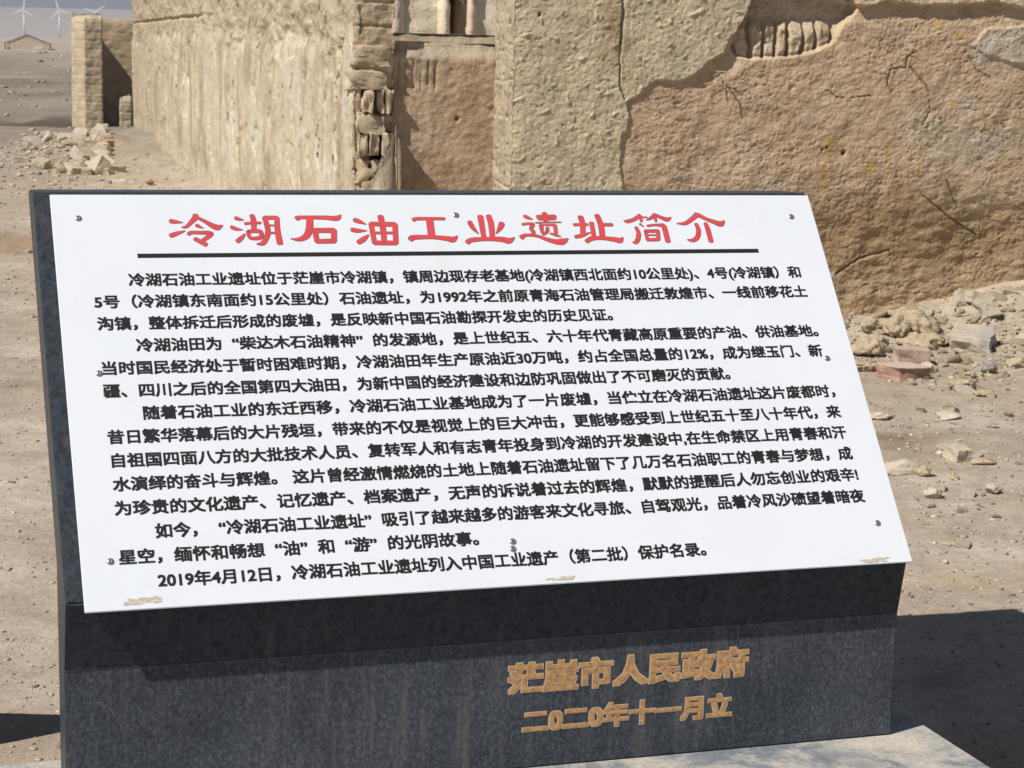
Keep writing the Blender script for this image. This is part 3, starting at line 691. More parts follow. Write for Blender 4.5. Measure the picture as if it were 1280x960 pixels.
# local axes: x along the board, y back, z up
TA = math.asin(0.78589788)
def prism(name, prof, x0, x1, mat, bevel=0.004, parent=sign):
    bm = bmesh.new()
    a = [bm.verts.new((x0, p[0], p[1])) for p in prof]; c = [bm.verts.new((x1, p[0], p[1])) for p in prof]
    bm.faces.new(a); bm.faces.new(c[::-1])
    for k in range(len(prof)): bm.faces.new((a[k], c[k], c[(k+1) % len(prof)], a[(k+1) % len(prof)]))
    bmesh.ops.recalc_face_normals(bm, faces=bm.faces)
    if bevel: bmesh.ops.bevel(bm, geom=list(bm.edges), offset=bevel, segments=2, affect='EDGES')
    return bm_obj(name, bm, mat, parent)
def bv(v, n=0.0):     # board plane: distance v up the board, n out of it -> (y, z)
    return (v*math.cos(TA)-n*math.sin(TA), SZ+v*math.sin(TA)+n*math.cos(TA))
bt = 0.006
fr = bv(-0.004, -0.022); tp = bv(1.034, -0.012)
fs = prism('granite_slab', [bv(0.024, -bt-0.002), bv(1.034, -bt), (bv(1.034, -bt)[0]+0.13, bv(1.034, -bt)[1]-0.003), (bv(0.0, 0)[0]+0.20, SZ+0.055), (0.16, PZ), (0.055, PZ), (0.055, SZ-0.140)],
           -0.036, 1.900, M_granite)
fs.data.materials.append(M_polish_shade)
for p in fs.data.polygons:                       # sawn, dusty front below; polished slope above; underside painted dark to deepen its shade
    if p.center.z > SZ-0.1385 or (p.center.z > SZ-0.142 and p.normal.z < -0.1): p.material_index = 1
core = prism('support_block', [(0.162, PZ), (0.162, SZ+0.01), (0.62, SZ+0.70), (0.66, SZ+0.70), (0.33, PZ)], 0.14, 1.76, M_granite)
bm = bmesh.new(); bmesh.ops.create_cube(bm, size=1.0)
bmesh.ops.scale(bm, vec=(2.42, 0.86, 0.20), verts=bm.verts); bmesh.ops.translate(bm, vec=(-0.40+1.21, 0.37-0.43, PZ-0.10), verts=bm.verts)
bmesh.ops.bevel(bm, geom=list(bm.edges), offset=0.008, segments=2, affect='EDGES')
bm_obj('base_slab', bm, M_plinth, sign)

# board frame: an object whose local x,y lie in the board plane and z points out of it
def board_obj(name, bm_or_me, mat, parent, n=0.0):
    if isinstance(bm_or_me, bmesh.types.BMesh):
        me = bpy.data.meshes.new(name); bm_or_me.to_mesh(me); bm_or_me.free()
    else: me = bm_or_me; me.name = name
    me.materials.clear(); me.materials.append(mat)
    o = bpy.data.objects.new(name, me); COL.objects.link(o); o.parent = parent
    if parent is not sign: o.location = (0, 0, n)
    return o
bm = bmesh.new(); bmesh.ops.create_cube(bm, size=1.0)
bmesh.ops.scale(bm, vec=(1.9, 1.024, 0.005), verts=bm.verts); bmesh.ops.translate(bm, vec=(0.95, 0.512, -0.0025), verts=bm.verts)
bmesh.ops.bevel(bm, geom=list(bm.edges), offset=0.0012, segments=2, affect='EDGES')
board = board_obj('white_board', bm, M_board, sign)
board.location = (0, 0, SZ); board.rotation_euler = (TA, 0, 0)

DG = bpy.context.evaluated_depsgraph_get
SQ = [(-1, -1), (-0.33, -1), (0.33, -1), (1, -1), (1, -0.33), (1, 0.33), (1, 1), (0.33, 1), (-0.33, 1), (-1, 1), (-1, 0.33), (-1, -0.33), (0, 0)]
def text_mesh(body, r, copies=12):
    """letters of the built-in font, emboldened by stacking shifted copies a hair apart"""
    cu = bpy.data.curves.new('tmp', 'FONT'); cu.body = body; cu.size = 1.0; cu.resolution_u = 3; cu.fill_mode = 'FRONT'
    o = bpy.data.objects.new('tmp', cu); COL.objects.link(o)
    me = bpy.data.meshes.new_from_object(o, depsgraph=DG())
    bpy.data.objects.remove(o); bpy.data.curves.remove(cu)
    n = len(me.vertices); co = np.empty(n*3, np.float32); me.vertices.foreach_get('co', co); co = co.reshape(-1, 3)
    nl = len(me.loops); li = np.empty(nl, np.int32); me.loops.foreach_get('vertex_index', li)
    ls = np.empty(len(me.polygons), np.int32); me.polygons.foreach_get('loop_start', ls)
    V = []; LI = []; LS = []
    for k in range(copies+1):
        dx, dy = SQ[k]
        c2 = co.copy(); c2[:, 0] += r*dx; c2[:, 1] += r*0.9*dy; c2[:, 2] = k*0.000012
        V.append(c2); LI.append(li+n*k); LS.append(ls+nl*k)
    V = np.concatenate(V); LI = np.concatenate(LI); LS = np.concatenate(LS)
    m2 = bpy.data.meshes.new('text'); m2.vertices.add(len(V)); m2.vertices.foreach_set('co', V.reshape(-1))
    m2.loops.add(len(LI)); m2.loops.foreach_set('vertex_index', LI.astype(np.int32))
    m2.polygons.add(len(LS)); m2.polygons.foreach_set('loop_start', LS.astype(np.int32)); m2.update(calc_edges=True)
    bpy.data.meshes.remove(me); return m2
def fit(me, x0, x1, y0, y1, shear=0.0, keep_y=None):
    n = len(me.vertices); co = np.empty(n*3, np.float32); me.vertices.foreach_get('co', co); co = co.reshape(-1, 3)
    lx, hx = co[:, 0].min(), co[:, 0].max()
    ly, hy = keep_y if keep_y else (co[:, 1].min(), co[:, 1].max())
    t = (co[:, 0]-lx)/(hx-lx); co[:, 0] = x0+t*(x1-x0)
    co[:, 1] = y0+(co[:, 1]-ly)/(hy-ly)*(y1-y0)+shear*t
    me.vertices.foreach_set('co', co.reshape(-1)); me.update(); return me

LINES = [
 ('冷湖石油工业遗址位于茫崖市冷湖镇，镇周边现存老基地(冷湖镇西北面约10公里处)、4号(冷湖镇）和', 0.157, 1.818),
 ('5号（冷湖镇东南面约15公里处）石油遗址，为1992年之前原青海石油管理局搬迁敦煌市、一线前移花土', 0.077, 1.821),
 ('沟镇，整体拆迁后形成的废墟，是反映新中国石油勘探开发史的历史见证。', 0.079, 1.293),
 ('冷湖油田为“柴达木石油精神”的发源地，是上世纪五、六十年代青藏高原重要的产油、供油基地。', 0.159, 1.821),
 ('当时国民经济处于暂时困难时期，冷湖油田年生产原油近30万吨，约占全国总量的12%，成为继玉门、新', 0.080, 1.818),
 ('疆、四川之后的全国第四大油田，为新中国的经济建设和边防巩固做出了不可磨灭的贡献。', 0.078, 1.558),
 ('随着石油工业的东迁西移，冷湖石油工业基地成为了一片废墟，当伫立在冷湖石油遗址这片废都时，', 0.159, 1.821),
 ('昔日繁华落幕后的大片残垣，带来的不仅是视觉上的巨大冲击，更能够感受到上世纪五十至八十年代，来', 0.078, 1.821),
 ('自祖国四面八方的大批技术人员、复转军人和有志青年投身到冷湖的开发建设中,在生命禁区上用青春和汗', 0.082, 1.821),
 ('水演绎的奋斗与辉煌。 这片曾经激情燃烧的土地上随着石油遗址留下了几万名石油职工的青春与梦想，成', 0.080, 1.821),
 ('为珍贵的文化遗产、记忆遗产、档案遗产，无声的诉说着过去的辉煌，默默的提醒后人勿忘创业的艰辛!', 0.079, 1.821),
 ('如今，“冷湖石油工业遗址”吸引了越来越多的游客来文化寻旅、自驾观光，品着冷风沙碛望着暗夜', 0.159, 1.822),
 ('星空，缅怀和畅想“油”和“游”的光阴故事。', 0.078, 0.861),
 ('2019年4月12日，冷湖石油工业遗址列入中国工业遗产（第二批）保护名录。', 0.154, 1.390)]
for k, (t, a, b_) in enumerate(LINES):
    me = text_mesh(t.replace('“', '  “').replace('”', '”  '), 0.032)
    y0 = 0.7775-k*0.05630
    fit(me, a, b_, y0, y0+0.0335, 0, (-0.09, 0.85))
    board_obj('text_line', me, M_ink, board, 0.0006)

bm = bmesh.new()
rv = [bm.verts.new(p) for p in ((0.1829, 0.8520, 0), (1.7195, 0.8520, 0), (1.7195, 0.8632, 0), (0.1829, 0.8632, 0))]; bm.faces.new(rv)
board_obj('title_rule', bm, M_ink, board, 0.0006)

# red clerical-script title, every stroke drawn as a tapering brush stroke
TITLE = [
 [[[0.2664,0.9507,0.011],[0.2765,0.949,0.01],[0.2941,0.9465,0.0015]],[[0.2632,0.911,0.0113],[0.278,0.9171,0.0101],[0.2969,0.9238,0.0025]],[[0.3254,0.9669,0.0126],[0.3235,0.9593,0.0136],[0.3105,0.9442,0.009],[0.3003,0.9347,0.0075],[0.2906,0.9342,0.0025]],[[0.3304,0.9592,0.0075],[0.3456,0.9496,0.0091],[0.3606,0.9385,0.0131],[0.3716,0.933,0.0153],[0.3788,0.9354,0.0101],[0.3861,0.9387,0.0015]],[[0.3249,0.9395,0.0086],[0.3303,0.9359,0.0075],[0.3402,0.931,0.0015]],[[0.304,0.9143,0.0085],[0.3102,0.9191,0.0086],[0.3309,0.919,0.009],[0.3515,0.9181,0.0105],[0.3565,0.9153,0.01],[0.35,0.9085,0.0101],[0.3355,0.8978,0.009]],[[0.3176,0.902,0.01],[0.3284,0.8951,0.011],[0.3417,0.8861,0.011]]],
 [[[0.4174,0.959,0.0092],[0.4252,0.9556,0.0086],[0.4361,0.9526,0.0015]],[[0.4053,0.9342,0.0092],[0.4152,0.9287,0.0091],[0.4307,0.9259,0.0015]],[[0.4148,0.8945,0.011],[0.4252,0.904,0.0101],[0.4346,0.9149,0.0031]],[[0.4383,0.9429,0.0076],[0.4497,0.9445,0.0067],[0.4743,0.945,0.0066]],[[0.4568,0.9658,0.0112],[0.4586,0.9505,0.0127],[0.4567,0.9244,0.0112]],[[0.4435,0.9217,0.0092],[0.4704,0.9215,0.0101],[0.4696,0.905,0.0102],[0.4461,0.9038,0.0086],[0.4424,0.9217,0.0092]],[[0.4856,0.9601,0.0112],[0.4881,0.9421,0.0117],[0.489,0.92,0.0122],[0.482,0.9008,0.0116],[0.4723,0.8886,0.0111],[0.4594,0.8873,0.0036]],[[0.4867,0.9596,0.0103],[0.5149,0.9592,0.0102]],[[0.5149,0.9587,0.0113],[0.512,0.9254,0.0127],[0.5133,0.8883,0.0142]],[[0.4911,0.938,0.0041],[0.51,0.9379,0.0041]],[[0.4898,0.9173,0.0051],[0.5075,0.9172,0.0051]]],
 [[[0.5621,0.9571,0.0139],[0.572,0.9599,0.0093],[0.6269,0.9592,0.0109],[0.6506,0.9569,0.013],[0.6605,0.9591,0.013],[0.6688,0.9666,0.0021]],[[0.5924,0.9556,0.0159],[0.5885,0.9306,0.0164],[0.5784,0.9085,0.0153],[0.5594,0.8989,0.0102],[0.5408,0.901,0.0021]],[[0.6006,0.9236,0.0133],[0.646,0.9234,0.0134],[0.6421,0.8942,0.0132],[0.6014,0.8931,0.0118],[0.6006,0.9236,0.0133]]],
 [[[0.6995,0.9525,0.0115],[0.7098,0.9482,0.0116],[0.726,0.9398,0.0016]],[[0.6896,0.9251,0.0115],[0.7036,0.9222,0.0109],[0.7254,0.9221,0.0016]],[[0.7002,0.8896,0.0123],[0.7148,0.8993,0.0125],[0.7273,0.9103,0.0036]],[[0.7379,0.9411,0.012],[0.7961,0.9395,0.0127],[0.7907,0.8876,0.0124],[0.7386,0.888,0.0118],[0.7379,0.9411,0.012]],[[0.7641,0.9622,0.0143],[0.765,0.9269,0.0141],[0.7623,0.8878,0.0119]],[[0.7366,0.9159,0.0067],[0.7925,0.9156,0.0068]]],
 [[[0.8435,0.952,0.0105],[0.8552,0.9554,0.009],[0.9209,0.9552,0.008]],[[0.8835,0.9547,0.0176],[0.881,0.9038,0.0173]],[[0.8276,0.8971,0.014],[0.837,0.9026,0.0132],[0.8814,0.9032,0.0105],[0.9154,0.8993,0.0132],[0.9323,0.8964,0.0159],[0.9451,0.9062,0.0021]]],
 [[[0.9818,0.9458,0.0117],[0.9876,0.9287,0.0112],[0.9986,0.9121,0.0021]],[[1.0117,0.9615,0.0147],[1.0103,0.9001,0.0116]],[[1.0326,0.9629,0.0133],[1.0349,0.9399,0.0145],[1.0316,0.9,0.0123]],[[1.0629,0.9412,0.0141],[1.0556,0.9283,0.0119],[1.043,0.9118,0.0021]],[[0.9669,0.8877,0.0128],[0.9793,0.8946,0.0123],[1.0198,0.8972,0.0106],[1.0547,0.8955,0.0146],[1.0717,0.8917,0.0155],[1.0873,0.901,0.0027]]],
 [[[1.124,0.962,0.0092],[1.1321,0.9574,0.0092],[1.1435,0.9527,0.0016]],[[1.1145,0.9381,0.007],[1.1263,0.9401,0.0065],[1.1413,0.938,0.0092],[1.134,0.9265,0.0092],[1.1385,0.9164,0.0097],[1.1346,0.9093,0.0075]],[[1.1051,0.9009,0.0131],[1.1177,0.9074,0.0082],[1.1453,0.9049,0.0081],[1.1689,0.8947,0.0108],[1.1931,0.8874,0.0146],[1.2087,0.8887,0.0167],[1.2231,0.8964,0.0038]],[[1.1571,0.9611,0.0082],[1.2023,0.9618,0.0082],[1.1995,0.9537,0.0071],[1.1595,0.9533,0.0071],[1.1571,0.9611,0.0082]],[[1.1768,0.9697,0.0126],[1.1762,0.9465,0.012]],[[1.1486,0.9429,0.0038],[1.2144,0.9441,0.0033]],[[1.1615,0.9365,0.0103],[1.1606,0.925,0.0102],[1.1599,0.912,0.0054]],[[1.164,0.9365,0.0033],[1.1973,0.9358,0.0071]],[[1.1971,0.9349,0.0092],[1.1955,0.9133,0.0097]],[[1.1767,0.9292,0.0071],[1.1733,0.9177,0.0092],[1.161,0.9071,0.0032]],[[1.1811,0.9119,0.0044],[1.1943,0.9069,0.0071],[1.205,0.9023,0.0032]]],
 [[[1.2466,0.9367,0.0082],[1.2817,0.9371,0.0077]],[[1.268,0.9593,0.0143],[1.2691,0.9389,0.0137],[1.2643,0.9085,0.0126]],[[1.2435,0.9014,0.0092],[1.2611,0.9057,0.0103],[1.2849,0.9142,0.0022]],[[1.2931,0.9417,0.0122],[1.2913,0.9011,0.011]],[[1.3119,0.9636,0.0137],[1.3161,0.9329,0.0148],[1.3125,0.8967,0.0136]],[[1.322,0.9364,0.0088],[1.3456,0.9363,0.0093]],[[1.2693,0.8883,0.011],[1.2853,0.8968,0.012],[1.3114,0.8975,0.0099],[1.3419,0.8936,0.0132],[1.357,0.8906,0.0147],[1.3661,0.8992,0.0033]]],
 [[[1.4252,0.9633,0.0105],[1.4068,0.9516,0.01],[1.3871,0.9458,0.0095],[1.3792,0.9487,0.0022]],[[1.4262,0.9618,0.0084],[1.4249,0.9456,0.0073]],[[1.4319,0.9574,0.0039],[1.4427,0.9582,0.0034]],[[1.4658,0.9662,0.0096],[1.4529,0.9558,0.0084],[1.4396,0.95,0.0033]],[[1.4668,0.9647,0.0085],[1.4822,0.9558,0.0102],[1.4946,0.9513,0.0123],[1.5066,0.9572,0.0028]],[[1.4642,0.9588,0.0078],[1.4639,0.9455,0.0062]],[[1.4198,0.9383,0.0067],[1.4273,0.9301,0.0022]],[[1.4071,0.9281,0.0089],[1.4102,0.912,0.011],[1.4051,0.8946,0.0115],[1.3963,0.8845,0.01],[1.3896,0.886,0.0033]],[[1.4384,0.9324,0.0067],[1.459,0.9352,0.0062],[1.4813,0.9336,0.0117]],[[1.4822,0.9316,0.0134],[1.4824,0.9087,0.0139],[1.4828,0.8867,0.0134]],[[1.4298,0.9172,0.0094],[1.4631,0.9176,0.0094],[1.4589,0.8928,0.0094],[1.4295,0.8915,0.0082],[1.4298,0.9172,0.0094]],[[1.4312,0.9055,0.0039],[1.4604,0.9053,0.0039]]],
 [[[1.5786,0.9659,0.0137],[1.562,0.9526,0.0113],[1.5401,0.9393,0.0097],[1.5187,0.9394,0.0028]],[[1.581,0.9644,0.0125],[1.5999,0.9524,0.0102],[1.6195,0.9434,0.0131],[1.6343,0.9374,0.016],[1.643,0.9419,0.0107],[1.6482,0.9478,0.0023]],[[1.5694,0.9377,0.0097],[1.572,0.92,0.0119],[1.5645,0.8994,0.0117],[1.5501,0.8892,0.0101],[1.5359,0.8913,0.0034]],[[1.5954,0.9391,0.0102],[1.5976,0.9198,0.013],[1.5977,0.8859,0.0128]]]]

def catmull(pts, sharp, m=6):
    P = [np.array(p, float) for p in pts]
    if sharp or len(P) < 3: return P
    o = []
    for i in range(len(P)-1):
        a = P[i-1] if i else P[0]; b = P[i]; c = P[i+1]; d = P[i+2] if i+2 < len(P) else P[-1]
        for k in range(m):
            t = k/m; o.append(0.5*((2*b)+(c-a)*t+(2*a-5*b+4*c-d)*t*t+(3*b-a-3*c+d)*t**3))
    return o+[P[-1]]
def stroke(bm, pts, z, grow):
    closed = abs(pts[0][0]-pts[-1][0])+abs(pts[0][1]-pts[-1][1]) < 1e-6
    lst = [pts[i:i+2] for i in range(len(pts)-1)] if closed else [pts]
    for q in lst:
        P = catmull(q, closed)
        L = []; R = []
        for i, p in enumerate(P):
            t = (P[min(i+1, len(P)-1)]-P[max(i-1, 0)])[:2]; t = t/(np.linalg.norm(t)+1e-9); nr = np.array([-t[1], t[0]])
            w = max(p[2], 0.0006)/2+grow
            if i == 0: t0 = t; w0 = w
            if i == len(P)-1: t1 = t; w1 = w
            L.append(p[:2]+nr*w); R.append(p[:2]-nr*w)
        n0 = np.array([-t0[1], t0[0]]); n1 = np.array([-t1[1], t1[0]])
        ks = [math.pi*k/7 for k in range(1, 7)]; fl = 0.62
        c1 = [P[-1][:2]+n1*w1*math.cos(a)+t1*w1*fl*math.sin(a) for a in ks]
        c0 = [P[0][:2]-n0*w0*math.cos(a)-t0*w0*fl*math.sin(a) for a in ks]
        # strip plus two end caps, all facing out of the board
        vl = [bm.verts.new((*p, z)) for p in L]; vr = [bm.verts.new((*p, z)) for p in R]
        for i in range(len(P)-1): bm.faces.new((vr[i], vr[i+1], vl[i+1], vl[i]))
        bm.faces.new([vl[-1]]+[bm.verts.new((*p, z)) for p in c1]+[vr[-1]])
        bm.faces.new([vr[0]]+[bm.verts.new((*p, z)) for p in c0]+[vl[0]])
        z += 0.000006
    return z
for g in TITLE:
    b1 = bmesh.new(); z = 0.0
    for s_ in g: z = stroke(b1, s_, z, 0.0007)+0.000006
    oe = board_obj('title_outline', b1, M_greyink, board, 0.0003)
    b2 = bmesh.new(); z = 0.0
    for s_ in g: z = stroke(b2, s_, z, -0.0006)+0.000006
    board_obj('title_character', b2, M_red, board, 0.0006)


# screws, stains
for (x, y) in ((0.0593, 0.959), (0.9513, 0.9654), (1.8357, 0.9583), (0.0736, 0.5566), (1.8259, 0.5463), (0.0608, 0.1105), (0.9383, 0.106), (0.9352, 0.0885), (1.8373, 0.1021)):
    bm = bmesh.new(); bmesh.ops.create_uvsphere(bm, u_segments=18, v_segments=10, radius=0.0080)
    bmesh.ops.delete(bm, geom=[v for v in bm.verts if v.co.z < -0.0005], context='VERTS')
    for v in bm.verts:
        v.co.z *= 0.42
        if abs(v.co.x) < 0.0016 and v.co.z > 0.003: v.co.z -= 0.0012
    o = board_obj('screw', bm, M_screw, board, 0.0003); o.location = (x, y, 0.0003)
    for p in o.data.polygons: p.use_smooth = True
for (x0, x1, y0, h, sd, dens) in ((0.090, 0.152, 0.0105, 0.017, 1, 26), (1.000, 1.058, 0.006, 0.011, 2, 26), (1.772, 1.840, 0.004, 0.012, 3, 22)):
    rr = random.Random(sd); bm = bmesh.new()
    for k in range(dens):
        cx_, cy_ = x0+(x1-x0)*rr.random(), y0+h*(0.15+0.7*rr.random()); w, hh = 0.004+0.010*rr.random(), 0.0008+0.0016*rr.random(); an = rr.gauss(0, 0.2)
        vs = []
        for j in range(9):
            a = 2*math.pi*j/9; r = 0.75+0.5*rr.random(); px, py = w*math.cos(a)*r, hh*math.sin(a)*r
            vs.append(bm.verts.new((cx_+px*math.cos(an)-py*math.sin(an), cy_+px*math.sin(an)+py*math.cos(an), k*0.00002)))
        bm.faces.new(vs)
    board_obj('mud_smear', bm, M_stain, board, 0.0005)

# inscription on the front slab
def face_text(t, x0, x1, z0, z1, off, mat, n, name, shear):
    me = text_mesh(t, off); fit(me, x0, x1, z0, z1, shear)
    me.materials.clear(); me.materials.append(mat)
    o = bpy.data.objects.new(name, me); COL.objects.link(o); o.parent = fs
    o.location = (0, 0.055-n, SZ); o.rotation_euler = (math.pi/2, 0, 0)
for t, x0, x1, z0, z1, f in (('茫崖市人民政府', 0.929, 1.518, -0.2665, -0.1905, 0.048), ('二0二0年十一月立', 0.966, 1.481, -0.361, -0.300, 0.048)):
    face_text(t, x0, x1, z0, z1, f+0.018, M_goldedge, 0.0008, 'inscription_edge', 0)
    face_text(t, x0+0.003, x1-0.003, z0+0.0025, z1-0.0025, f-0.020, M_gold, 0.0013, 'inscription', 0)

# upright stone added out of view on the left to cast the shadow behind the sign
bm = rock_bm(0.95, 0.11, 0.42, 77, 'box', amp=0.10)
o = bm_obj('shadow_stone', bm, M_grey, None, True); place(o, -1.73, 4.60, 0.13, 0)
tag(o, 'low grey upright stone added out of view left of the sign to cast a shadow', 'shadow caster')

# ------------------------------------------------------------------ rubble
def gh(x, y): return float(ground_h(np.array([x]), np.array([y]))[0])
def stone(name, label, cat, x, y, sx, sy, sz, mat, seed, kind='clod', rz=0.0, rx=0, ry=0, sink=0.25, group=None, amp=0.4, sub=4):
    o = bm_obj(name, rock_bm(sx, sy, sz, seed, kind, sub, amp), mat, None, kind == 'clod')
    place(o, x, y, gh(x, y)+sz*(0.5-sink), rz, rx, ry); tag(o, label, cat, group); return o
stone('stone_block', 'large grey-topped stone block lying right of the bricks near the wall foot', 'stone', 2.66, 11.66, 0.23, 0.30, 0.11, M_twotone, 11, 'box', -0.30, 0.12, 0.06, 0.12, amp=0.7)
stone('red_brick', 'broken red brick with pale dusty top lying in front of the pale brick', 'brick', 2.05, 10.55, 0.215, 0.19, 0.075, M_dusty, 12, 'box', 0.55, 0.03, 0.04, 0.05)
stone('pale_brick', 'pale pinkish brick lying directly behind the red brick', 'brick', 2.19, 11.05, 0.185, 0.12, 0.10, M_brickp, 13, 'box', 0.05, 0.04, 0.02, 0.1)
stone('mud_clod', 'biggest jagged yellow mud clod leaning against the wall foot', 'mud clod', 2.40, 12.05, 0.30, 0.26, 0.22, M_clod, 14, rz=0.6, sink=0.3, amp=0.7)
stone('mud_clod', 'flat yellow mud slab between the jagged clod and the grey stone block', 'mud clod', 2.46, 11.72, 0.27, 0.22, 0.10, M_clod, 15, rz=0.2, amp=0.6)
stone('mud_clod', 'cracked mud clod at the wall foot nearest the sign edge, dark hollow beside it', 'mud clod', 2.13, 12.02, 0.19, 0.18, 0.13, M_clod, 16, rz=1.1, amp=0.8)
stone('mud_clod', 'rough yellow clod left of the pale brick beside the sign edge', 'mud clod', 1.99, 11.30, 0.20, 0.18, 0.14, M_clod, 17, rz=0.3, amp=0.7)
stone('mud_clod', 'low crumbly clod tucked between the rough clod and the pale brick', 'mud clod', 2.08, 11.55, 0.16, 0.15, 0.11, M_clod, 18, rz=2.0, amp=0.7)
stone('mud_clod', 'squarish pale clod touching the right end of the red brick', 'mud clod', 2.24, 10.80, 0.10, 0.10, 0.08, M_clod2, 19, rz=0.4)
stone('grey_stone', 'small angular grey stone in front of the grey-topped stone block', 'stone', 2.57, 10.80, 0.105, 0.09, 0.085, M_grey, 20, rz=0.7, sink=0.15)
stone('mud_clod', 'tan lump at the right edge of view level with the small grey stone', 'mud clod', 2.73, 10.92, 0.14, 0.12, 0.11, M_clod, 21, rz=0.2)
stone('mud_clod', 'overhanging brown clod with black shadow under its right end', 'mud clod', 2.29, 10.22, 0.16, 0.12, 0.085, M_clod, 22, rz=0.25, sink=0.1, amp=0.5)
stone('mud_clod', 'flat thin clod right of the overhanging brown clod', 'mud clod', 2.36, 9.98, 0.13, 0.10, 0.05, M_clod, 23, rz=0.5, amp=0.5)
stone('flat_stone', 'smooth pale flat stone beside the dark oily patch', 'stone', 2.05, 9.40, 0.145, 0.11, 0.05, M_clod2, 24, rz=0.1, amp=0.15)
stone('flat_stone', 'wide smooth slab of stone half buried against the sign edge', 'stone', 1.55, 8.05, 0.24, 0.17, 0.09, M_clod2, 25, rz=0.1, sink=0.35, amp=0.2)
stone('mud_clod', 'pointed wedge clod at the right end of the wide half-buried slab', 'mud clod', 1.665, 7.98, 0.075, 0.07, 0.065, M_clod, 26, rz=0.7, sink=0.15)
stone('flat_stone', 'upright pale squarish stone right of the wide slab', 'stone', 1.86, 8.30, 0.075, 0.10, 0.07, M_clod2, 27, 'box', 0.4, 0.1, 0, 0.2)
stone('stone_chip', 'bright white stone chip lying between slab and squarish stone', 'stone', 1.815, 8.42, 0.058, 0.045, 0.02, M_white, 28, rz=0.2)
stone('mud_clod', 'low brown crust piece right of the upright squarish stone', 'mud clod', 1.95, 8.22, 0.12, 0.07, 0.035, M_clod, 29, rz=0.2, amp=0.5)
stone('round_stone', 'single rounded tan stone standing alone on bare ground right of the sign', 'stone', 1.61, 7.58, 0.078, 0.07, 0.058, M_clod2, 30, rz=0.3, sink=0.15)
stone('round_stone', 'tan stone near the right edge of view with scattered crust behind it', 'stone', 1.865, 7.67, 0.075, 0.065, 0.055, M_clod2, 31, rz=1.3, sink=0.2)
stone('mud_clod', 'small round clod between the lone tan stone and the squarish stone', 'mud clod', 1.77, 7.93, 0.055, 0.05, 0.042, M_clod, 32, rz=0.3)
stone('stone_chip', 'thin flat flake with dark edge lying low on bare ground beside the sign corner', 'stone', 1.52, 6.80, 0.085, 0.055, 0.014, M_clod, 33, rz=0.3)
stone('pebble', 'pale pebble below the thin flake beside the sign corner', 'pebble', 1.45, 6.55, 0.024, 0.022, 0.018, M_clod2, 34)
stone('white_stick', 'thin white stick lying on the ground right of the lone tan stone', 'stick', 1.70, 7.45, 0.085, 0.006, 0.006, M_white, 35, 'box', 0.05, sink=0.0)
stone('mud_clod', 'crumbly yellow clod leaning on the left side of the biggest jagged clod', 'mud clod', 2.27, 11.95, 0.22, 0.20, 0.16, M_clod, 50, rz=0.9, amp=0.9)
stone('mud_clod', 'broad crusty clod in front of the biggest jagged clod, behind the pale brick', 'mud clod', 2.33, 11.60, 0.24, 0.20, 0.12, M_clod, 51, rz=1.9, amp=0.9)
stone('mud_clod', 'small yellow clod behind the grey-topped stone block', 'mud clod', 2.70, 12.10, 0.13, 0.11, 0.08, M_clod, 52, rz=0.2, amp=0.8)
stone('mud_clod', 'tan crust lump in the gap between the overhanging clod and small grey stone', 'mud clod', 2.42, 10.55, 0.13, 0.11, 0.07, M_clod, 53, rz=2.2, amp=0.8)
stone('mud_clod', 'pale clod at the right edge of view above the tan lump', 'mud clod', 2.98, 11.75, 0.17, 0.13, 0.10, M_clod2, 54, rz=0.8, amp=0.6)
stone('mud_clod', 'low wide crust of mud at the sign edge left of the red brick', 'mud clod', 1.87, 10.75, 0.20, 0.16, 0.08, M_clod, 55, rz=0.4, amp=0.9)
stone('mud_clod', 'low pale lump at the sign edge above the wide half-buried slab', 'mud clod', 1.72, 9.35, 0.15, 0.11, 0.05, M_clod2, 56, rz=0.3, amp=0.7)
# left of the sign
stone('stone_slab', 'oblong pale slab lying alone on the ground far left', 'stone', -6.46, 26.5, 0.20, 0.14, 0.08, M_clod2, 40, 'box', 0.3, sink=0.2)
stone('pebble', 'small pale stone lying alone in front of the oblong slab far left', 'stone', -5.89, 24.1, 0.10, 0.08, 0.06, M_clod2, 41)
stone('red_brick', 'dark red brick fragment at the foot of the long wall above the sign', 'brick', -4.10, 22.75, 0.10, 0.09, 0.08, M_brickr, 42, rz=0.4, sink=0.1)
stone('orange_brick', 'orange-red brick on the rubble heap', 'brick', -5.80, 28.9, 0.15, 0.12, 0.10, M_orange, 43, 'box', 0.5, 0.2, sink=-0.2)
stone('adobe_block', 'long adobe block lying tilted in front of the rubble heap', 'adobe block', -5.05, 25.6, 0.24, 0.16, 0.10, M_clod, 44, 'box', 0.55, 0.1, sink=0.1)
stone('adobe_block', 'short adobe block left of the long tilted block before the heap', 'adobe block', -5.22, 24.7, 0.12, 0.12, 0.09, M_clod, 45, 'box', 0.2, 0.1, sink=0.1)
stone('adobe_block', 'flat white-faced block at the top corner of the sign', 'adobe block', -4.55, 23.3, 0.14, 0.12, 0.05, M_white, 46, 'box', 0.2)
rr = random.Random(5)
protos = [bm_obj('proto', rock_bm(1, 1, 1, 800+k, 'box' if k % 2 else 'clod', 2, 0.35), [M_clod, M_clod2][k % 2], None, k % 2 == 0) for k in range(6)]
HEAPLAB = 'pale broken adobe lump lying in the rubble heap by the ruined porch'
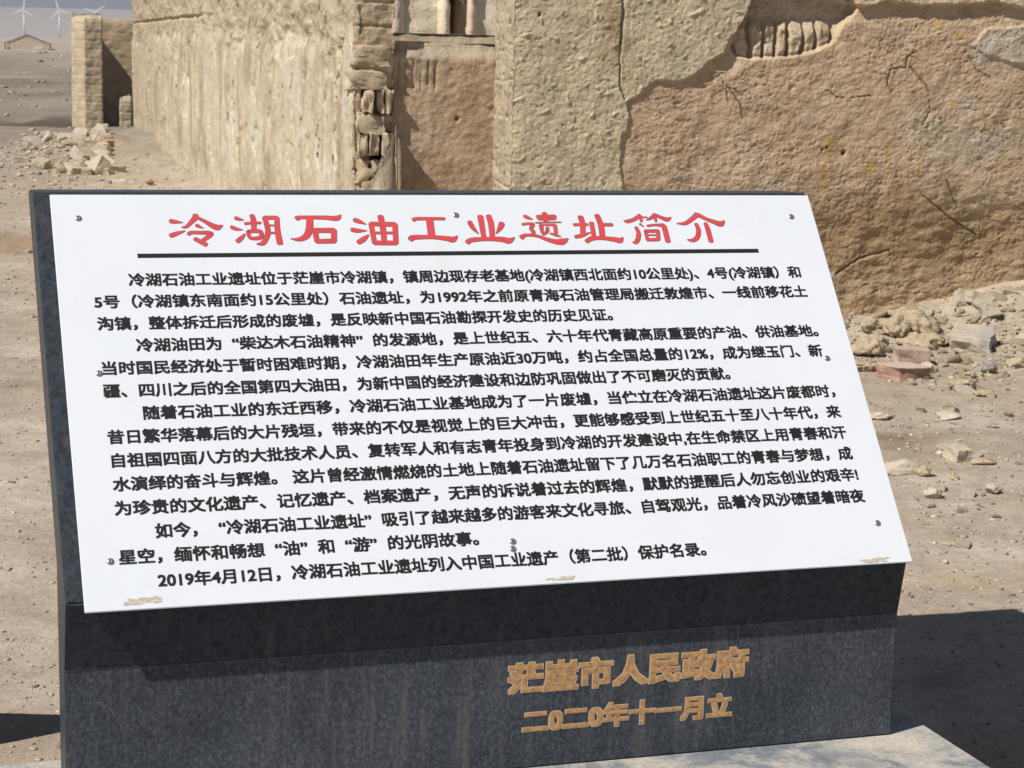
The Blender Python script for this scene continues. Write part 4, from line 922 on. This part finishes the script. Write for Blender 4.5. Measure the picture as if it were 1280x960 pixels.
for k in range(290):
    pr_ = protos[k % 6]; o = pr_.copy(); o.name = 'adobe_rubble'; COL.objects.link(o)
    t = rr.random(); u = rr.gauss(0, 1)
    x = -6.0+0.55*rr.gauss(0, 1); y = 29.6+2.6*rr.gauss(0, 1)
    x += (29.6-y)*0.16
    y = min(max(y, 24.9), 34.5); x = max(x, -7.5-0.1*(y-30)); x = min(x, -4.95-0.21*(y-25.0)-0.12)
    sz = 0.06+0.16*rr.random()**1.7
    o.scale = (sz*(1.0+0.6*rr.random()), sz*(0.8+0.4*rr.random()), sz*(0.5+0.3*rr.random()))
    place(o, x, y, gh(x, y)+o.scale.z*0.34, rr.random()*6.28, rr.gauss(0, 0.35), rr.gauss(0, 0.35))
    tag(o, HEAPLAB, 'rubble', 'lumps of the rubble heap')
BANKLAB = 'broken mud lump strewn on the debris bank below the big brown wall'
for k in range(95):
    pr_ = protos[(k*7) % 6]; o = pr_.copy(); o.name = 'mud_lump'; COL.objects.link(o)
    s_ = 1.75+1.9*rr.random(); e_ = -0.12-2.3*rr.random()**1.5
    x, y = bxy(s_, e_); sz = 0.035+0.085*rr.random()**2
    o.scale = (sz*(1.0+0.7*rr.random()), sz, sz*(0.45+0.35*rr.random()))
    place(o, x, y, gh(x, y)+o.scale.z*0.2, rr.random()*6.28, rr.gauss(0, 0.3), rr.gauss(0, 0.3))
    tag(o, BANKLAB, 'mud lump', 'mud lumps on the debris bank')
SMALLLAB = 'small tan stone scattered on the bare ground among many like it'
for k in range(120):
    pr_ = protos[(k*5) % 6]; o = pr_.copy(); o.name = 'small_stone'; COL.objects.link(o)
    if k < 100:
        y = 6.6+6.0*rr.random()**0.7; x = y*(0.205+0.06*rr.random())-0.03*rr.random()
    else:
        y = 8+14*rr.random(); x = -y*(0.205+0.06*rr.random())
    s_, e_ = to_se(x, y)
    if e_ > -0.05 and s_ > 0: y -= 1.0
    sz = 0.014+0.036*rr.random()**2+0.035*(y > 9)*rr.random()**1.5
    o.scale = (sz*(1.0+0.6*rr.random()), sz, sz*(0.35+0.3*rr.random()))
    place(o, x, y, gh(x, y)+o.scale.z*0.2, rr.random()*6.28, rr.gauss(0, 0.3), rr.gauss(0, 0.3))
    tag(o, SMALLLAB, 'stone', 'small stones scattered on the ground')
for p_ in protos: bpy.data.objects.remove(p_)

def gravel():
    n = 22000
    y = 4.2+10.5*rng.rand(n)**1.3; x = np.where(rng.rand(n) < 0.72, y*(0.13+0.19*rng.rand(n)), -y*(0.17+0.12*rng.rand(n)))
    m2 = int(n*0.12); y[:m2] = 14+14*rng.rand(m2); x[:m2] = -y[:m2]*(0.16+0.10*rng.rand(m2))
    m3 = int(n*0.16); y[m2:m3] = 30+110*rng.rand(m3-m2)**1.6; x[m2:m3] = -y[m2:m3]*(0.175+0.09*rng.rand(m3-m2))
    s_, e_ = to_se(x, y); ok = ~((e_ > 0.0) & (s_ > -0.1)); x, y = x[ok], y[ok]; n = len(x)
    k1 = 1500                                             # chips round the heap and over the bank
    hx = -6.0+0.75*rng.randn(k1); hy = 29.4+3.0*rng.randn(k1); hx = hx+(29.4-hy)*0.16
    ok = hx < -4.98-0.21*(hy-25.0); hx, hy = hx[ok], hy[ok]
    bs = 1.6+2.1*rng.rand(2200); be = -0.05-2.4*rng.rand(2200)**1.4
    bx_ = OB[0]+E1[0]*bs+E2[0]*be; by_ = OB[1]+E1[1]*bs+E2[1]*be
    n0 = len(x); x = np.concatenate([x, hx, bx_]); y = np.concatenate([y, hy, by_]); n = len(x)
    bm = bmesh.new(); bmesh.ops.create_icosphere(bm, subdivisions=1, radius=1.0)
    bv_ = np.array([v.co[:] for v in bm.verts]); bf = np.array([[v.index for v in f.verts] for f in bm.faces]); bm.free()
    sz = (0.0014+0.0062*rng.rand(n)**5)*(1+0.10*np.minimum(y-4, 26))*np.where(y > 29, 1.8, 1.0)*(1+0.03*np.maximum(y-30, 0)); nv = len(bv_)
    sz[n0:n0+len(hx)] = 0.012+0.035*rng.rand(len(hx))**2; sz[n0+len(hx):] = 0.005+0.016*rng.rand(n-n0-len(hx))**2.5
    V = bv_[None]*(0.7+0.6*rng.rand(n, nv, 1))*np.stack([sz*(1+0.6*rng.rand(n)), sz, sz*0.6], -1)[:, None, :]
    a = rng.rand(n)*6.28; ca, sa = np.cos(a)[:, None], np.sin(a)[:, None]
    X = V[..., 0]*ca-V[..., 1]*sa; Y = V[..., 0]*sa+V[..., 1]*ca
    V = np.stack([X+x[:, None], Y+y[:, None], V[..., 2]+(ground_h(x, y)+sz*0.15)[:, None]], -1)
    F = (bf[None]+(np.arange(n)*nv)[:, None, None]).reshape(-1, 3)
    t = rng.rand(n)[:, None]; c = np.array([0.33, 0.26, 0.19])*(1-t)+np.array([0.50, 0.42, 0.33])*t
    dk = rng.rand(n) < 0.08; c[dk] = [0.20, 0.17, 0.145]; br = rng.rand(n) < 0.04; c[br] = [0.62, 0.56, 0.47]
    o = np_mesh('gravel', V.reshape(-1, 3), F, M_ground, col=np.repeat(c, nv, 0), smooth=False)
    tag(o, kind='stuff')
gravel()

# ------------------------------------------------------------------ far hut and wind turbines
hut = empty('gabled_hut', (-60.85, 254.0, -0.1), 0.235)
def poly_prism(name, prof, y0, y1, mat, parent):
    bm = bmesh.new(); a = [bm.verts.new((p[0], y0, p[1])) for p in prof]; c = [bm.verts.new((p[0], y1, p[1])) for p in prof]
    bm.faces.new(a); bm.faces.new(c[::-1])
    for k in range(len(prof)): bm.faces.new((a[k], a[(k+1) % len(prof)], c[(k+1) % len(prof)], c[k]))
    return bm_obj(name, bm, mat, parent)
M_hut = flat_mat('hut_wall', (0.52, 0.44, 0.33), 0.95, 0.2, 3)
poly_prism('wall', [(-2.4, -0.3), (2.55, -0.3), (2.55, 0.75), (0, 1.80), (-2.4, 0.80)], 0, 7.0, M_hut, hut)
rf = poly_prism('roof', [(-2.75, 0.72), (0, 1.82), (2.9, 0.66), (2.9, 0.81), (0, 1.97), (-2.75, 0.87)], -0.06, 7.4, M_roof, hut)
poly_prism('white_patch', [(0.75, 0.15), (1.9, 0.15), (1.9, 0.62), (0.75, 0.55)], -0.05, -0.003, M_limewash, hut)
poly_prism('door_post', [(-2.75, -0.2), (-2.58, -0.2), (-2.58, 0.75), (-2.75, 0.72)], -0.3, -0.1, M_roof, hut)
poly_prism('door_post', [(2.68, -0.2), (2.85, -0.2), (2.85, 0.66), (2.68, 0.72)], -0.3, -0.1, M_roof, hut)
tag(hut, 'small gabled mud hut with dark roof edge far off on the plain', 'hut')

def turbine(x, y, zb, hub, blade, ang, label):
    t = empty('wind_turbine', (x, y, zb))
    bm = bmesh.new(); bmesh.ops.create_cone(bm, cap_ends=True, segments=20, radius1=2.6, radius2=1.5, depth=hub+3)
    bmesh.ops.translate(bm, vec=(0, 0, (hub-3)/2), verts=bm.verts); bm_obj('tower', bm, M_turb, t, True)
    bm = bmesh.new(); bmesh.ops.create_cube(bm, size=1.0); bmesh.ops.scale(bm, vec=(3.0, 8.0, 3.0), verts=bm.verts)
    bmesh.ops.translate(bm, vec=(0, 0.5, hub+0.5), verts=bm.verts); bmesh.ops.bevel(bm, geom=list(bm.edges), offset=0.6, segments=2, affect='EDGES')
    bm_obj('nacelle', bm, M_turb, t)
    bm = bmesh.new(); bmesh.ops.create_uvsphere(bm, u_segments=16, v_segments=10, radius=1.7); bmesh.ops.translate(bm, vec=(0, -4.6, hub+0.5), verts=bm.verts)
    bm_obj('hub', bm, M_turb, t, True)
    for k in range(3):
        bm = bmesh.new(); rings = []
        for r, ch, th in ((0.5, 1.3, 1.2), (blade*0.2, 3.2, 0.9), (blade*0.6, 2.0, 0.5), (blade, 0.6, 0.2)):
            rings.append([bm.verts.new((ch*cx_, th*cy_, r)) for cx_, cy_ in ((-0.5, 0), (0, 0.5), (0.5, 0), (0, -0.5))])
        for r0, r1 in zip(rings[:-1], rings[1:]):
            for j in range(4): bm.faces.new((r0[j], r0[(j+1) % 4], r1[(j+1) % 4], r1[j]))
        bm.faces.new(rings[0]); bm.faces.new(rings[-1][::-1])
        o = bm_obj('blade', bm, M_turb, t); o.location = (0, -4.6, hub+0.5); o.rotation_euler = (0, ang+k*2.0944, 0)
    tag(t, label, 'wind turbine', 'wind turbines on the far plain')
turbine(-1012, 4200, gh(-1012, 4200), 54-gh(-1012, 4200), 27, 0.12, 'white wind turbine on the plain, leftmost, above the gabled hut')
turbine(-940, 4200, gh(-940, 4200), 54-gh(-940, 4200), 28, -0.30, 'white wind turbine between the leftmost turbine and the ruined porch pier')
turbine(-866, 4200, gh(-866, 4200), 51-gh(-866, 4200), 28, 0.9, 'white wind turbine half hidden, only blades showing over the ruined porch')
